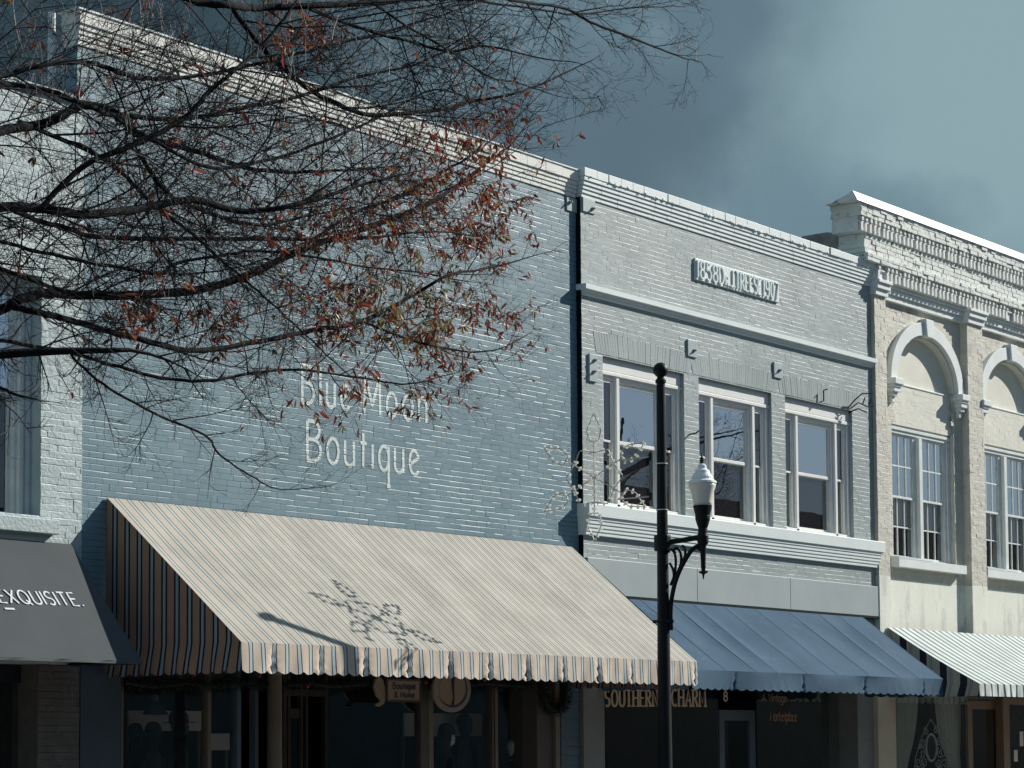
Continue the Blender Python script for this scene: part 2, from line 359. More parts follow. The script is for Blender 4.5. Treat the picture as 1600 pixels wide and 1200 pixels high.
# ------------------------------------------------------------------ brickwork
class Wall:
    """courses of separate bricks with weathered joints: flat face, sloping upper edge, recessed mortar behind"""
    def __init__(s, x0, x1, z0, z1, Y, course=.0712, length=.215, rec=.012, mj=.011, gap=.004, seed=1, holes=(), inside=None, rough=1.0, drift=1.0, halves=.12):
        s.Y = Y; s.z0 = z0; s.course = course; s.rec = rec; s.rows = []; s.mb = MB()
        R = random.Random(seed); v = s.mb.v; f = s.mb.f
        nrow = int(round((z1 - z0) / course)); s.course = course = (z1 - z0) / nrow
        ph = [R.uniform(0, 6.28) for _ in range(8)]
        for r in range(nrow):
            za = z0 + r * course; zm = za + course / 2
            cuts = [(x0, x1)]
            for h in holes:
                if h[2] < zm < h[3]:
                    nc = []
                    for a, b in cuts:
                        if h[1] <= a or h[0] >= b: nc.append((a, b)); continue
                        if h[0] > a: nc.append((a, h[0]))
                        if h[1] < b: nc.append((h[1], b))
                    cuts = nc
            row = []
            xs = x0 - length * ((r % 2) * .5 + R.uniform(-.06, .06))
            x = xs
            while x < x1:
                wd_ = length * R.uniform(.93, 1.07) * (.5 if R.random() < halves else 1)
                for a, b in cuts:
                    p, q = max(x, a), min(x + wd_, b)
                    if q - p < .012: continue
                    if inside and inside((p + q) / 2, zm): continue
                    # joint width wanders over the wall so that lines swell and fade
                    cx = (p + q) / 2
                    fl = .55 + .3 * math.sin(cx * 1.9 + zm * 2.3 + ph[0]) + .25 * math.sin(cx * .8 - zm * 3.1 + ph[1]) + .2 * math.sin(cx * 5.1 + r * 1.7 + ph[2])
                    mjl = max(.0025, mj * (.45 + drift * .75 * max(0, min(1.25, fl)) + R.uniform(-.25, .3)))
                    if R.random() < .05: mjl = .002
                    mjr = max(.0025, mjl * R.uniform(.7, 1.3))
                    y = Y + R.gauss(0, .0016 * rough); t1 = R.gauss(0, .0012 * rough); t2 = R.gauss(0, .0014 * rough)
                    g = gap * R.uniform(.2, 1.2) if R.random() < .8 else 0
                    zl = R.gauss(0, .0012 * rough)
                    i = len(v); yb = Y + rec
                    v += [(p + g / 2, y + t1, za + zl), (q - g / 2, y - t1 , za + zl), (q - g / 2, y - t1 + t2, za + course - mjr), (p + g / 2, y + t1 + t2, za + course - mjl),
                          (p + g / 2, yb, za + course + .002), (q - g / 2, yb, za + course + .002), (q - g / 2, yb, za), (p + g / 2, yb, za)]
                    f += [(i, i + 1, i + 2, i + 3), (i + 3, i + 2, i + 5, i + 4), (i, i + 7, i + 6, i + 1), (i, i + 3, i + 4, i + 7), (i + 1, i + 6, i + 5, i + 2)]
                    row.append((p, q, y, za + course - (mjl + mjr) / 2))
                x += wd_
            s.rows.append(row)
        # mortar sheet behind, cut round the openings
        xs_ = sorted({x0, x1} | {min(max(h[k], x0), x1) for h in holes for k in (0, 1)})
        zs_ = sorted({z0, z1} | {min(max(h[k], z0), z1) for h in holes for k in (2, 3)})
        for a, b in zip(xs_, xs_[1:]):
            for c, d in zip(zs_, zs_[1:]):
                xm, zm = (a + b) / 2, (c + d) / 2
                if any(h[0] < xm < h[1] and h[2] < zm < h[3] for h in holes): continue
                if inside:
                    continue
                s.mb.quad((a, Y + rec - .001, c), (b, Y + rec - .001, c), (b, Y + rec - .001, d), (a, Y + rec - .001, d))
    def height(s, x, z):
        r = int((z - s.z0) / s.course)
        if r < 0 or r >= len(s.rows): return s.Y
        for p, q, y, zt in s.rows[r]:
            if p <= x <= q:
                if z <= zt: return y
                return y + (s.Y + s.rec - y) * (z - zt) / max(1e-4, s.z0 + (r + 1) * s.course - zt)
        return s.Y + s.rec * .6

def brick_band(mb, x0, x1, y0, y1, z0, z1, R, L=.2, gap=.003, jit=.0025, endskip=0):
    """one projecting course: boxes laid end to end"""
    x = x0
    while x < x1 - .02:
        q = min(x1, x + L * R.uniform(.9, 1.1))
        if x1 - q < .05: q = x1
        j = R.gauss(0, jit); k = R.gauss(0, jit * .6)
        mb.box(x + gap / 2, q - gap / 2, y0 + j, y1, z0 + .0015, z1 + k * .4 - .0015)
        x = q

# ------------------------------------------------------------------ lettering
def arc(cx, cy, rx, ry, a0, a1, n=14):
    return [(cx + rx * math.cos(math.radians(a0 + (a1 - a0) * k / n)), cy + ry * math.sin(math.radians(a0 + (a1 - a0) * k / n))) for k in range(n + 1)]
def G(ch):
    x = .64                                         # x-height
    D = {
     'A': (.62, [[(0, 0), (.31, 1), (.62, 0)], [(.11, .34), (.51, .34)]]),
     'B': (.52, [[(0, 0), (0, 1)], [(0, 1)] + arc(.2, .77, .27, .23, 90, -90) + [(0, .54)], [(0, .54)] + arc(.22, .27, .3, .27, 90, -90) + [(0, 0)]]),
     'C': (.55, [arc(.32, .5, .32, .5, 50, 310, 20)]),
     'D': (.56, [[(0, 0), (0, 1)] + arc(.18, .5, .38, .5, 90, -90, 18) + [(0, 0)]]),
     'E': (.45, [[(.45, 1), (0, 1), (0, 0), (.45, 0)], [(0, .52), (.38, .52)]]),
     'H': (.56, [[(0, 0), (0, 1)], [(.56, 0), (.56, 1)], [(0, .52), (.56, .52)]]),
     'I': (.0, [[(0, 0), (0, 1)]]),
     'J': (.3, [[(.3, 1), (.3, .2)] + arc(.15, .2, .15, .2, 0, -150)]),
     'M': (.72, [[(0, 0), (.04, 1), (.36, .22), (.68, 1), (.72, 0)]]),
     'N': (.56, [[(0, 0), (0, 1), (.56, 0), (.56, 1)]]),
     'O': (.66, [arc(.33, .5, .33, .5, 90, 450, 26)]),
     'Q': (.68, [arc(.34, .5, .34, .5, 90, 450, 26), [(.38, .26), (.70, -.08)]]),
     'R': (.52, [[(0, 0), (0, 1)], [(0, 1)] + arc(.22, .75, .27, .25, 90, -90) + [(0, .5)], [(.2, .5), (.54, 0)]]),
     'S': (.46, [arc(.23, .75, .23, .25, 30, 250, 14) + arc(.23, .25, .23, .25, 80, -140, 14)]),
     'T': (.52, [[(0, 1), (.52, 1)], [(.26, 1), (.26, 0)]]),
     'U': (.54, [[(0, 1), (0, .28)] + arc(.27, .28, .27, .28, 180, 360) + [(.54, 1)]]),
     'V': (.56, [[(0, 1), (.28, 0), (.56, 1)]]),
     'X': (.56, [[(0, 0), (.56, 1)], [(0, 1), (.56, 0)]]),
     '0': (.44, [arc(.22, .5, .22, .5, 90, 450, 22)]),
     '1': (.06, [[(.03, 0), (.03, 1)]]),
     '5': (.42, [[(.40, 1), (.05, 1), (.02, .56)] + arc(.2, .31, .22, .31, 130, -140)]),
     '7': (.42, [[(0, 1), (.42, 1), (.15, 0)]]),
     '8': (.44, [arc(.22, .76, .19, .24, 90, 450, 20), arc(.22, .26, .22, .26, 90, 450, 20)]),
     '9': (.42, [arc(.21, .72, .21, .28, 0, 360, 20), [(.42, .72), (.42, .3)] + arc(.21, .3, .21, .3, 0, -130)]),
     '.': (.06, [[(.03, .0), (.03, .09)]]),
     '&': (.6, [[(.6, 0), (.13, .72)] + arc(.27, .83, .14, .17, 200, -20) + [(.1, .42)] + arc(.22, .24, .2, .24, 150, 360)]),
     'a': (.4, [arc(.2, x / 2, .2, x / 2, 0, 360, 18), [(.4, x), (.4, 0)]]),
     'c': (.36, [arc(.2, x / 2, .2, x / 2, 50, 310, 14)]),
     'e': (.40, [[(.03, .26), (.37, .45)] + arc(.2, .36, .19, .28, 20, 180, 12) + arc(.22, .30, .21, .30, 180, 320, 10)]),
     'g': (.4, [arc(.2, x / 2, .2, x / 2, 0, 360, 18), [(.4, x), (.4, -.2)] + arc(.2, -.2, .2, .18, 0, -140)]),
     'h': (.38, [[(0, 1), (0, 0)], [(0, .4)] + arc(.19, .42, .19, .22, 170, 0) + [(.38, 0)]]),
     'i': (.0, [[(0, 0), (0, x)]]),
     'k': (.36, [[(0, 1), (0, 0)], [(.34, x), (0, .28), (.36, 0)]]),
     'l': (.0, [[(0, 0), (0, 1)]]),
     'm': (.6, [[(0, x), (0, 0)], [(0, .42)] + arc(.15, .44, .15, .2, 170, 0) + [(.3, 0)], [(.3, .42)] + arc(.45, .44, .15, .2, 170, 0) + [(.6, 0)]]),
     'n': (.36, [[(0, x), (0, 0)], [(0, .4)] + arc(.18, .44, .18, .2, 170, 0) + [(.36, 0)]]),
     'o': (.44, [arc(.22, x / 2, .22, x / 2, 90, 450, 22)]),
     'p': (.4, [[(0, x), (0, -.38)], arc(.2, x / 2, .2, x / 2, 90, 450, 18)]),
     'q': (.40, [arc(.20, x / 2, .20, x / 2, 20, 340, 18), [(.40, x), (.40, -.40)], [(.32, -.40), (.48, -.40)]]),
     'r': (.26, [[(0, x), (0, 0)], [(0, .4)] + arc(.16, .44, .16, .2, 170, 40)]),
     't': (.24, [[(.12, .9), (.12, 0)], [(0, x), (.26, x)]]),
     'u': (.36, [[(0, x), (0, .2)] + arc(.18, .2, .18, .2, 180, 360) + [(.36, x)], [(.36, .3), (.36, 0)]]),
    }
    return D.get(ch, (.3, []))
def text_strokes(txt, track=.2, slant=0):
    out_ = []; x = 0
    for ch in txt:
        if ch == ' ': x += .4; continue
        w_, st = G(ch)
        for s_ in st: out_.append([(x + u + slant * v, v) for u, v in s_])
        x += w_ + track
    return out_, x - track
def resample(pl, step):
    o_ = [pl[0]]
    for a, b in zip(pl, pl[1:]):
        d = math.hypot(b[0] - a[0], b[1] - a[1]); n = max(1, int(math.ceil(d / step)))
        for k in range(1, n + 1): o_.append((a[0] + (b[0] - a[0]) * k / n, a[1] + (b[1] - a[1]) * k / n))
    return o_
def ribbon(mb, pl, wfn, fn, depth=0, across=1, R=None):
    """flat or raised stroke along polyline pl (metres), width wfn(direction), fn(u,v,d)->xyz"""
    n = len(pl); rows = []
    for j in range(n):
        a = pl[max(0, j - 1)]; b = pl[min(n - 1, j + 1)]
        tx, ty = b[0] - a[0], b[1] - a[1]; l_ = math.hypot(tx, ty) or 1; tx /= l_; ty /= l_
        h = wfn(tx, ty) / 2
        rows.append([(pl[j][0] - ty * h * (1 - 2 * k / across), pl[j][1] + tx * h * (1 - 2 * k / across)) for k in range(across + 1)])
    # square off with half a stroke of overrun at open ends
    i = len(mb.v); m_ = across + 1
    for rw in rows:
        for u, v in rw: mb.v.append(fn(u, v, depth))
    for j in range(n - 1):
        for k in range(across):
            p = i + j * m_ + k; mb.f.append((p, p + m_, p + m_ + 1, p + 1))
    if depth:
        i2 = len(mb.v)
        for rw in rows:
            for u, v in (rw[0], rw[-1]): mb.v.append(fn(u, v, 0))
        for j in range(n - 1):
            a = i + j * m_; b = i2 + 2 * j
            mb.f.append((b, b + 2, a + m_, a)); mb.f.append((a + across, a + m_ + across, b + 3, b + 1))
        for j in (0, n - 1):
            a = i + j * m_; b = i2 + 2 * j; mb.f.append((a, a + across, b + 1, b) if j == 0 else (b, b + 1, a + across, a))
def letters(mb, txt, width, height, stroke, fn, track=.2, depth=0, across=1, step=None, contrast=0, serif=0, slant=0, xfit=True):
    st, tw = text_strokes(txt, track, slant); sx = width / tw
    for q_, pl in enumerate(st):
        dq = depth + .0004 * q_
        pl = [(u * sx, v * height) for u, v in pl]
        if step: pl = resample(pl, step)
        wf = (lambda tx, ty: stroke * (1 - contrast * (1 - abs(ty)))) if contrast else (lambda tx, ty: stroke)
        # carry straight ends half a stroke further so that corners close
        ribbon(mb, pl, wf, fn, dq, across)
        if serif:
            for e, q in ((pl[0], pl[1]), (pl[-1], pl[-2])):
                if abs(e[1] - q[1]) > .6 * abs(e[0] - q[0]) and (e[1] < .02 * height or e[1] > .98 * height):
                    ribbon(mb, [(e[0] - serif, e[1]), (e[0] + serif, e[1])], lambda a, b: stroke * .45, fn, dq + .0002)

# ------------------------------------------------------------------ ground
def struct(name, mb, mat):
    o = mb.build(name, mat); o['kind'] = 'structure'; return o
b = MB(); b.quad((-900, -900, -.16), (900, -900, -.16), (900, 900, -.16), (-900, 900, -.16)); struct('ground', b, M['ground'])
b = MB(); b.quad((-200, -19.8, -.12), (300, -19.8, -.12), (300, -4.6, -.12), (-200, -4.6, -.12)); struct('road', b, M['asphalt'])
b = MB(); b.box(-200, 300, -4.45, .6, -.2, 0); struct('pavement', b, M['paving'])
b = MB(); b.box(-200, 300, -4.6, -4.452, -.2, .004); struct('kerb', b, M['paving'])
b = MB(); b.box(4.6, 6.6, -10.6, -8.6, -.2, .0); struct('tree_island', b, M['paving'])
b = MB(); b.box(-200, 300, -26, -19.8, -.2, 0); struct('far_pavement', b, M['paving'])

# ================================================================== blue building
XB0 = 17.215; XB1 = 26.582                                  # party lines
blue = thing('blue_building', 'two-storey blue painted brick building with cream stepped cornice and painted lettering', 'building', (21.9, 0, 0))
ZB = 9.47
wall_blue = Wall(XB0, XB1 - .002, 2.62, ZB, 0.0, holes=(), seed=3, mj=.0165, rec=.0075, gap=.005, drift=.55, rough=.35)
wb = wall_blue.mb
wb.box(XB0, XB1 - .003,  .008, .33, 2.62, ZB)              # solid wall behind the bricks
wb.box(XB0 - .10, XB0, -.0, .24, ZB - 1.1, ZB - .001)      # parapet return above the neighbour
wb.box(XB0, XB1, .34, 9.0, 2.62, 8.3)
wb.build('wall', M['blue'], blue)
b = MB(); b.box(XB0, XB1, .35, 12, 8.302, 8.36); b.build('roof', M['roof'], blue)
# cornice: five stepped courses under a deep top band
R = random.Random(5); b = MB(); z = ZB; Xc0 = XB0 - .10
for k, (h, pr) in enumerate(((.060, .016), (.058, .029), (.058, .042), (.060, .055), (.150, .074))):
    brick_band(b, Xc0 - pr * .4, XB1 - .02, -pr, .24, z, z + h, R, .24 if k < 4 else .42, .003, .0014)
    z += h
b.build('cornice', M['bluecornice'], blue, bevel=.004)
b = MB(); b.box(Xc0 - .07, XB1 - .02, -.09, .26, z + .001, z + .02); b.build('coping', M['graytrim'], blue)
# white stack pipe standing behind the parapet end
p0 = at(81, 20, .42)
b = MB(); b.tube([(p0.x, .42, 7.6), (p0.x, .42, p0.z)], .045, 10); b.build('vent_pipe', M['flash'], blue)
# painted wall lettering, lying on the brick faces
def onwall(wl, off):
    return lambda u, v, d: (u, wl.height(u, v) - off, v)
def wallpaint(lines):
    mb = MB()
    for txt, px0, py0, px1, py1, hpx, tr in lines:
        A = at(px0, py0); B = at(px1, py1); H = at(px0, py0 - hpx).z - A.z
        st, tw = text_strokes(txt, tr); sx = (B.x - A.x) / tw
        for q, pl in enumerate(st):
            pl = resample([(A.x + u * sx, A.z + v * H) for u, v in pl], .012)
            ribbon(mb, pl, lambda a, c: .046, onwall(wall_blue, .0030 + .0006 * (q % 4)), 0, 4)
    return mb
for ln in (('Boutique', 480, 719, 654, 738, 62, .27), ('Blue', 472, 629, 546, 641, 60, .30), ('Moon', 569, 645, 666, 661, 60, .30)):
    wallpaint([ln]).build('painted_lettering', M['paint_white'], blue)
# storefront below the awning
SF = .28                                                  # glazing plane
def postpx(mb, pa, pb, y0, y1, z0=0.0, z1=2.95, py=1130):
    mb.box(X0(pa, y0, py), X0(pb, y0, py), y0, y1, z0, z1)
b = MB(); b.box(XB0, X0(189, 0), 0, .5, 0, 2.618); b.build('brick_pier', M['blue_dark'], blue, bevel=.004)
b = MB(); postpx(b, 839, 868, .02, .5); b.build('brown_pier', M['brownpier'], blue, bevel=.006)
b = MB()
xa, xb_ = X0(875.5, .02), X0(904, .02); z = 0
while z < 2.9:
    b.hexa([(xa, .0, z), (xb_, .0, z), (xb_, .3, z), (xa, .3, z), (xa, .016, z + .128), (xb_, .016, z + .128), (xb_, .3, z + .128), (xa, .3, z + .128)]); z += .13
b.build('siding_panel', M['bluesiding'], blue)
b = MB(); postpx(b, 868.4, 875, -.03, .2); b.build('corner_board', M['tanpost'], blue, bevel=.004)
for pa, pb, mt in ((189.5, 193, 'tanpost'), (324.5, 330.5, 'tanpost'), (371, 377, 'bluesiding'), (399, 404, 'bluesiding'), (657, 669, 'brownpier'), (670, 677.5, 'tanpost'), (769, 772, 'brownpier'), (774, 778.5, 'tanpost')):
    b = MB(); postpx(b, pa, pb, SF - .06, SF + .05); b.build('post', M[mt], blue, bevel=.004)
b = MB(); xc = X0(429, .05); b.lathe([(.13, 0), (.13, .18), (.10, .22), (.095, 1.2), (.088, 2.45), (.12, 2.5), (.12, 2.62)], (xc, .05, 0), 20)
b.build('round_column', M['tanpost'], blue, smooth=False)
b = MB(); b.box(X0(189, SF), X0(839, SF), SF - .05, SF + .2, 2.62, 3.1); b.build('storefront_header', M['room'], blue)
# set-back entrance with a panelled door
DE = 1.25
for pa, pb in ((443, 448), (450.5, 454.5), (470, 473.5), (478, 482), (508, 513)):
    b = MB(); b.box(X0(pa, DE), X0(pb, DE), DE, DE + .08, 0, 2.75); b.build('door_post', M['brownpier'], blue, bevel=.004)
zt = at(480, 1082, DE).z
b = MB(); b.box(X0(448, DE), X0(508, DE), DE + .005, DE + .07, zt - .05, zt + .04); b.build('transom_bar', M['brownpier'], blue, bevel=.004)
dr = MB(); dr.box(X0(455, DE), X0(470, DE), DE + .02, DE + .06, 1.95, 2.08); dr.box(X0(455, DE), X0(470, DE), DE + .02, DE + .06, .0, .9); dr.box(X0(455, DE), X0(456, DE), DE + .021, DE + .059, .9, 1.95); dr.box(X0(469, DE), X0(470, DE), DE + .021, DE + .059, .9, 1.95)
dro = dr.build('door', M['brownpier'], blue, bevel=.004)
b = MB(); b.box(X0(456, DE), X0(469, DE), DE + .035, DE + .045, .901, 1.949); b.build('pane', M['glassdark'], dro)
for pa, pb in ((193.5, 324), (331, 370.5), (513, 657), (678, 768.5), (779, 838.5)):
    b = MB(); b.box(X0(pa, SF), X0(pb, SF), SF - .004, SF + .004, .45, 2.618); b.build('shop_window', M['glassclear'], blue)
    b = MB(); b.box(X0(pa, SF), X0(pb, SF), SF - .03, SF + .06, 0, .449); b.build('stall_riser', M['brownpier'], blue)
def room(parent, xa, xb, y0, y1, z1, mat='room'):
    b = MB(); t = .08
    b.box(xa, xb, y1, y1 + t, 0, z1); b.box(xa - t, xa, y0, y1 + t, 0, z1); b.box(xb, xb + t, y0, y1 + t, 0, z1)
    b.box(xa - t, xb + t, y0, y1 + t, z1, z1 + t); b.box(xa, xb, y0, y1, .003, .03)
    return b.build('shop_interior', M[mat], parent)
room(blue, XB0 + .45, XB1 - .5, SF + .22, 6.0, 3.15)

# ================================================================== gray building
GY = -.08; XG0 = 26.585; XG1 = 35.12
gray = thing('gray_building', 'light gray painted brick building with three white triple windows and raised date plaque', 'building', (31, 0, 0))
ZG0 = 4.25; ZGT = 9.50
FYg = GY + .095
wins = []
for pa, pb in ((942.5, 1069), (1092, 1205.5), (1226.7, 1331)):
    wins.append((at(pa, 640, GY).x, at(pb, 640, GY).x))
zw0 = 5.02; zw1 = 7.255
holes = [(a, c, zw0, zw1) for a, c in wins]
gw = Wall(XG0 + .003, XG1, ZG0, ZGT, GY, holes=holes, seed=11, mj=.0095, rec=.0040, gap=.004, length=.212, drift=1.1, rough=.4)
g = gw.mb
xs = [XG0 + .003] + [v for w_ in wins for v in w_] + [XG1]
for k in range(0, len(xs), 2): g.box(xs[k], xs[k + 1], GY + .0055, .34, zw0, zw1)
g.box(xs[0], xs[-1], GY + .0055, .34, zw1, ZGT); g.box(xs[0], xs[-1], GY + .0055, .34, ZG0, zw0)
g.box(xs[0], xs[-1], .35, 9, ZG0, 8.3)
g.build('wall', M['gray'], gray)
b = MB(); b.box(XG0, XG1, .36, 12, 8.31, 8.4); b.build('roof', M['roof'], gray)
b = MB(); b.box(XG0 - .002, XG0 + .002, GY + .002, .3, 2.6, ZGT - .02); b.build('return_strip', M['darkgap'], gray)  # thin black-painted sheet over the wall's left return, not a pipe
# flat arches of upright bricks over the openings
R = random.Random(8)
for a, c in wins:
    b = MB(); xc = (a + c) / 2; x = a - .16; n = int((c - a + .32) / .062)
    for k in range(n):
        p = a - .16 + (c - a + .32) * k / n; q = a - .16 + (c - a + .32) * (k + 1) / n
        camb = .045 * (1 - ((p + q) / 2 - xc) ** 2 / ((c - a) / 2 + .16) ** 2)
        lean = .14 * ((p + q) / 2 - xc) / (c - a); y = GY - .005 + R.gauss(0, .0012); zb = zw1 + (0 if a - .01 < p and q < c + .01 else .0); zt_ = zw1 + .30 + camb * .5 + R.gauss(0, .006)
        pb_ = p if True else p
        b.hexa([(p + .001, y, zb), (q - .0014, y, zb), (q - .0014, y + .05, zb), (p + .001, y + .05, zb), (p + lean + .001, y, zt_), (q + lean - .0014, y, zt_), (q + lean - .0014, y + .05, zt_), (p + lean + .001, y + .05, zt_)])
    b.build('flat_arch', M['gray'], gray)
# cornice
R = random.Random(6); b = MB(); z = ZGT - .02
for k, (h, pr) in enumerate(((.062, .018), (.058, .036), (.058, .053), (.060, .070), (.060, .086), (.125, .105))):
    brick_band(b, XG0 + .01 - pr * .3, XG1 + .02 + pr * .5, GY - pr, .36, z, z + h, R, .45 if k < 5 else .32, .0015 if k < 5 else .003, .0007 if k < 5 else .004)
    z += h
R = random.Random(9)
for k in range(70):                                       # crumbs of mortar and loose clips along the cornice edge
    x = R.uniform(XG0, XG1); s_ = R.uniform(.012, .035); zz = z - .125 + R.uniform(-.01, .02)
    b.hexa([(x, GY - .112, zz), (x + s_ * 2, GY - .116, zz - .01), (x + s_ * 2, GY - .08, zz), (x, GY - .08, zz), (x + .01, GY - .112, zz + s_), (x + s_ * 1.6, GY - .114, zz + s_ * .8), (x + s_ * 2, GY - .08, zz + s_), (x, GY - .08, zz + s_)])
b.build('cornice', M['graytrim'], gray, bevel=.005)
def molding(mb, x0, x1, prof, yb):
    """profile [(proj, z)...] from bottom to top, returned round both ends"""
    n = len(prof)
    ring = []
    for pr, z in prof: ring.append([(x0 - pr * .35, yb, z), (x0 - pr * .35, GY - pr, z), (x1 + pr * .35, GY - pr, z), (x1 + pr * .35, yb, z)])
    i = len(mb.v)
    for rg in ring: mb.v += rg
    for j in range(n - 1):
        for k in range(3): mb.f.append((i + 4 * j + k, i + 4 * j + k + 1, i + 4 * j + 4 + k + 1, i + 4 * j + 4 + k))
    mb.f.append((i, i + 1, i + 2, i + 3)[::-1]); mb.f.append(tuple(i + 4 * (n - 1) + k for k in range(4)))
zb_ = 8.21
b = MB(); molding(b, XG0 + .02, XG1 + .01, [(.02, zb_ - .16), (.035, zb_ - .145), (.035, zb_ - .115), (.055, zb_ - .11), (.06, zb_ - .085), (.10, zb_ - .075), (.10, zb_ - .004), (.09, zb_), (.0, zb_ + .012)], .1)
b.build('belt_course', M['graytrim'], gray)
# sill course
b = MB(); molding(b, XG0 + .01, XG1 + .10, [(.135, 4.845), (.135, 5.022), (.125, 5.03), (-.20, 5.036)], .1); b.build('sill', M['graytrim'], gray, bevel=.006)
b = MB(); z = 4.58
prof = []
for k in range(5):
    pr = .05 + .013 * k; prof += [(pr, z), (pr + .006, z + .004), (pr + .006, z + .040), (pr, z + .046)]; z += .053
prof.append((.11, 4.844)); molding(b, XG0 + .01, XG1 + .05, prof, .1); b.build('sill_moulding', M['graytrim'], gray)
# smooth fascia boards above the blue awning
xj = [XG0 + .02] + [at(px, 880, GY).x for px in (1084, 1229.5)] + [XG1 + .12]
for p, q in zip(xj, xj[1:]):
    b = MB(); b.box(p + .004, q - .004, GY - .06, .1, 3.74, 4.255); b.build('fascia_board', M['graypanel'], gray, bevel=.005)
b = MB(); b.box(XG0 + .03, XG1 + .10, GY - .055, .1, 3.705, 3.738); b.build('fascia_drip', M['darkgap'], gray)

def sash(parent, x0, x1, z0, z1, y, mat, st=.045, cols=1, rows=1, glass='glass', mun=.018, thick=.04):
    b = MB()
    b.box(x0, x0 + st, y, y + thick, z0, z1); b.box(x1 - st, x1, y, y + thick, z0, z1)
    b.box(x0 + st, x1 - st, y + .001, y + thick, z0, z0 + st); b.box(x0 + st, x1 - st, y + .001, y + thick, z1 - st, z1)
    ix0, ix1, iz0, iz1 = x0 + st, x1 - st, z0 + st, z1 - st
    for k in range(1, cols):
        x = ix0 + (ix1 - ix0) * k / cols; b.box(x - mun / 2, x + mun / 2, y + .004, y + thick, iz0, iz1)
    for k in range(1, rows):
        z = iz0 + (iz1 - iz0) * k / rows; b.box(ix0, ix1, y + .006, y + thick, z - mun / 2, z + mun / 2)
    s_ = b.build('sash', M[mat], parent, bevel=.003)
    b = MB(); b.box(ix0, ix1, y + thick * .55, y + thick * .55 + .006, iz0, iz1); b.build('pane', M[glass], s_)
    return s_
def backing(mb, x0, x1, z0, z1, y0, y1=None):
    y1 = y1 or y0 + 1.2; t = .03
    mb.box(x0 - .3, x1 + .3, y1, y1 + t, z0 - .3, z1 + .3)
for a, c in wins:
    fr = MB(); y = FYg
    zh = zw1 - .27
    fr.box(a + .001, c - .001, y - .035, y + .10, zh + .06, zw1 - .001)        # plain head board
    fr.box(a + .001, c - .001, y - .05, y + .10, zh - .005, zh + .045)        # moulding under it
    fr.box(a + .001, c - .001, y - .03, y + .10, zh + .045, zh + .06)
    cs = .13; pw = .25; ml = .16
    fr.box(a + .001, a + cs, y, y + .12, zw0 + .017, zh - .006); fr.box(c - cs, c - .001, y, y + .12, zw0 + .017, zh - .006)
    fr.box(a + .001, a + cs * .45, y - .03, y - .001, zw0 + .017, zh - .006); fr.box(c - cs * .45, c - .001, y - .03, y - .001, zw0 + .017, zh - .006)
    xl = a + cs + pw; xr = c - cs - pw
    for p, q in ((xl, xl + ml), (xr - ml, xr)):
        fr.box(p, q, y + .005, y + .12, zw0 + .017, zh - .006); fr.box(p + .045, q - .045, y - .035, y + .004, zw0 + .017, zh - .006)
    fr.box(a + .001, c - .001, y - .035, y + .12, zw0 + .017, zw0 + .075); fr.box(a + .001, c - .001, y + .001, y + .12, zh - .075, zh - .007)
    wf = fr.build('window', M['frame'], gray, bevel=.004)
    zmid = 6.02; zb2 = zw0 + .076; zt2 = zh - .076
    sash(wf, xl + ml + .001, xr - ml - .001, zmid - .02, zt2, y + .03, 'frame', .05, glass='glass')
    sash(wf, xl + ml + .001, xr - ml - .001, zb2, zmid + .02, y + .072, 'frame', .05, glass='glassdark')
    for p, q in ((a + cs + .001, xl - .001), (xr + .001, c - cs - .001)):
        sash(wf, p, q, zmid - .02, zt2, y + .012, 'frame', .03, glass='glassdark', thick=.03)
        sash(wf, p, q, zb2, zmid + .02, y + .043, 'frame', .03, glass='glassdark', thick=.03)
# date plaque
pl_ = at(1087, 400, GY - .04), at(1218, 464, GY - .04)
px0_, px1_ = pl_[0].x, pl_[1].x; pz1 = at(1150, 421, GY - .04).z; pz0 = pz1 - .335
b = MB(); b.box(px0_, px1_, GY - .032, GY + .01, pz0, pz1)
for e in () and ((px0_, px1_, pz1 - .025, pz1), (px0_, px1_, pz0, pz0 + .025), (px0_, px0_ + .03, pz0 + .025, pz1 - .025), (px1_ - .03, px1_, pz0 + .025, pz1 - .025)): b.box(e[0], e[1], GY - .07, GY - .044, e[2], e[3])
pq = b.build('date_plaque', M['graytrim'], gray, bevel=.006)
b = MB(); hh = .265
def pf(ox, oz): return lambda u, v, d: (ox + u, GY - .031 - d, oz + v)
W_ = px1_ - px0_ - .08; o_ = px0_ + .04
for txt, f0, f1, hs in (('1858', 0, .235, 1), ('D', .262, .315, 1), ('R.', .335, .385, .55), ('J.T', .405, .50, 1), ('REESE', .52, .775, 1), ('1907', .81, 1.0, 1)):
    letters(b, txt, W_ * (f1 - f0), hh * hs, .028, pf(o_ + W_ * f0, pz0 + .035), track=.24, depth=.022)
b.build('raised_lettering', M['graytrim'], pq)
# iron anchor plates and little hooks left on the brickwork
def plate(parent, px, py, wd_, ht, Y, bolts, nm='anchor_plate', th=.03):
    p = at(px, py, Y); b = MB(); b.box(p.x - wd_ / 2, p.x + wd_ / 2, Y - th, Y + .005, p.z - ht / 2, p.z + ht / 2)
    o = b.build(nm, M['platepaint'], parent, bevel=.004)
    for bx, bz in bolts:
        b = MB(); cx, cz = p.x + bx, p.z + bz
        b.tube([(cx, Y - th, cz), (cx, Y - th - .055, cz + .005)], .013, 8); b.tube([(cx, Y - th, cz), (cx, Y - th - .022, cz)], .027, 6)
        b.build('bolt', M['graypier'], o)
plate(gray, 925, 575, .20, .40, GY, [(.02, .11), (.0, -.06)])
plate(gray, 1080, 545, .26, .26, GY, [(.03, -.03)])
plate(gray, 1214, 579, .26, .25, GY, [(.02, .0)])
plate(gray, 919, 322, .30, .20, GY, [(.08, -.03)], th=.02)
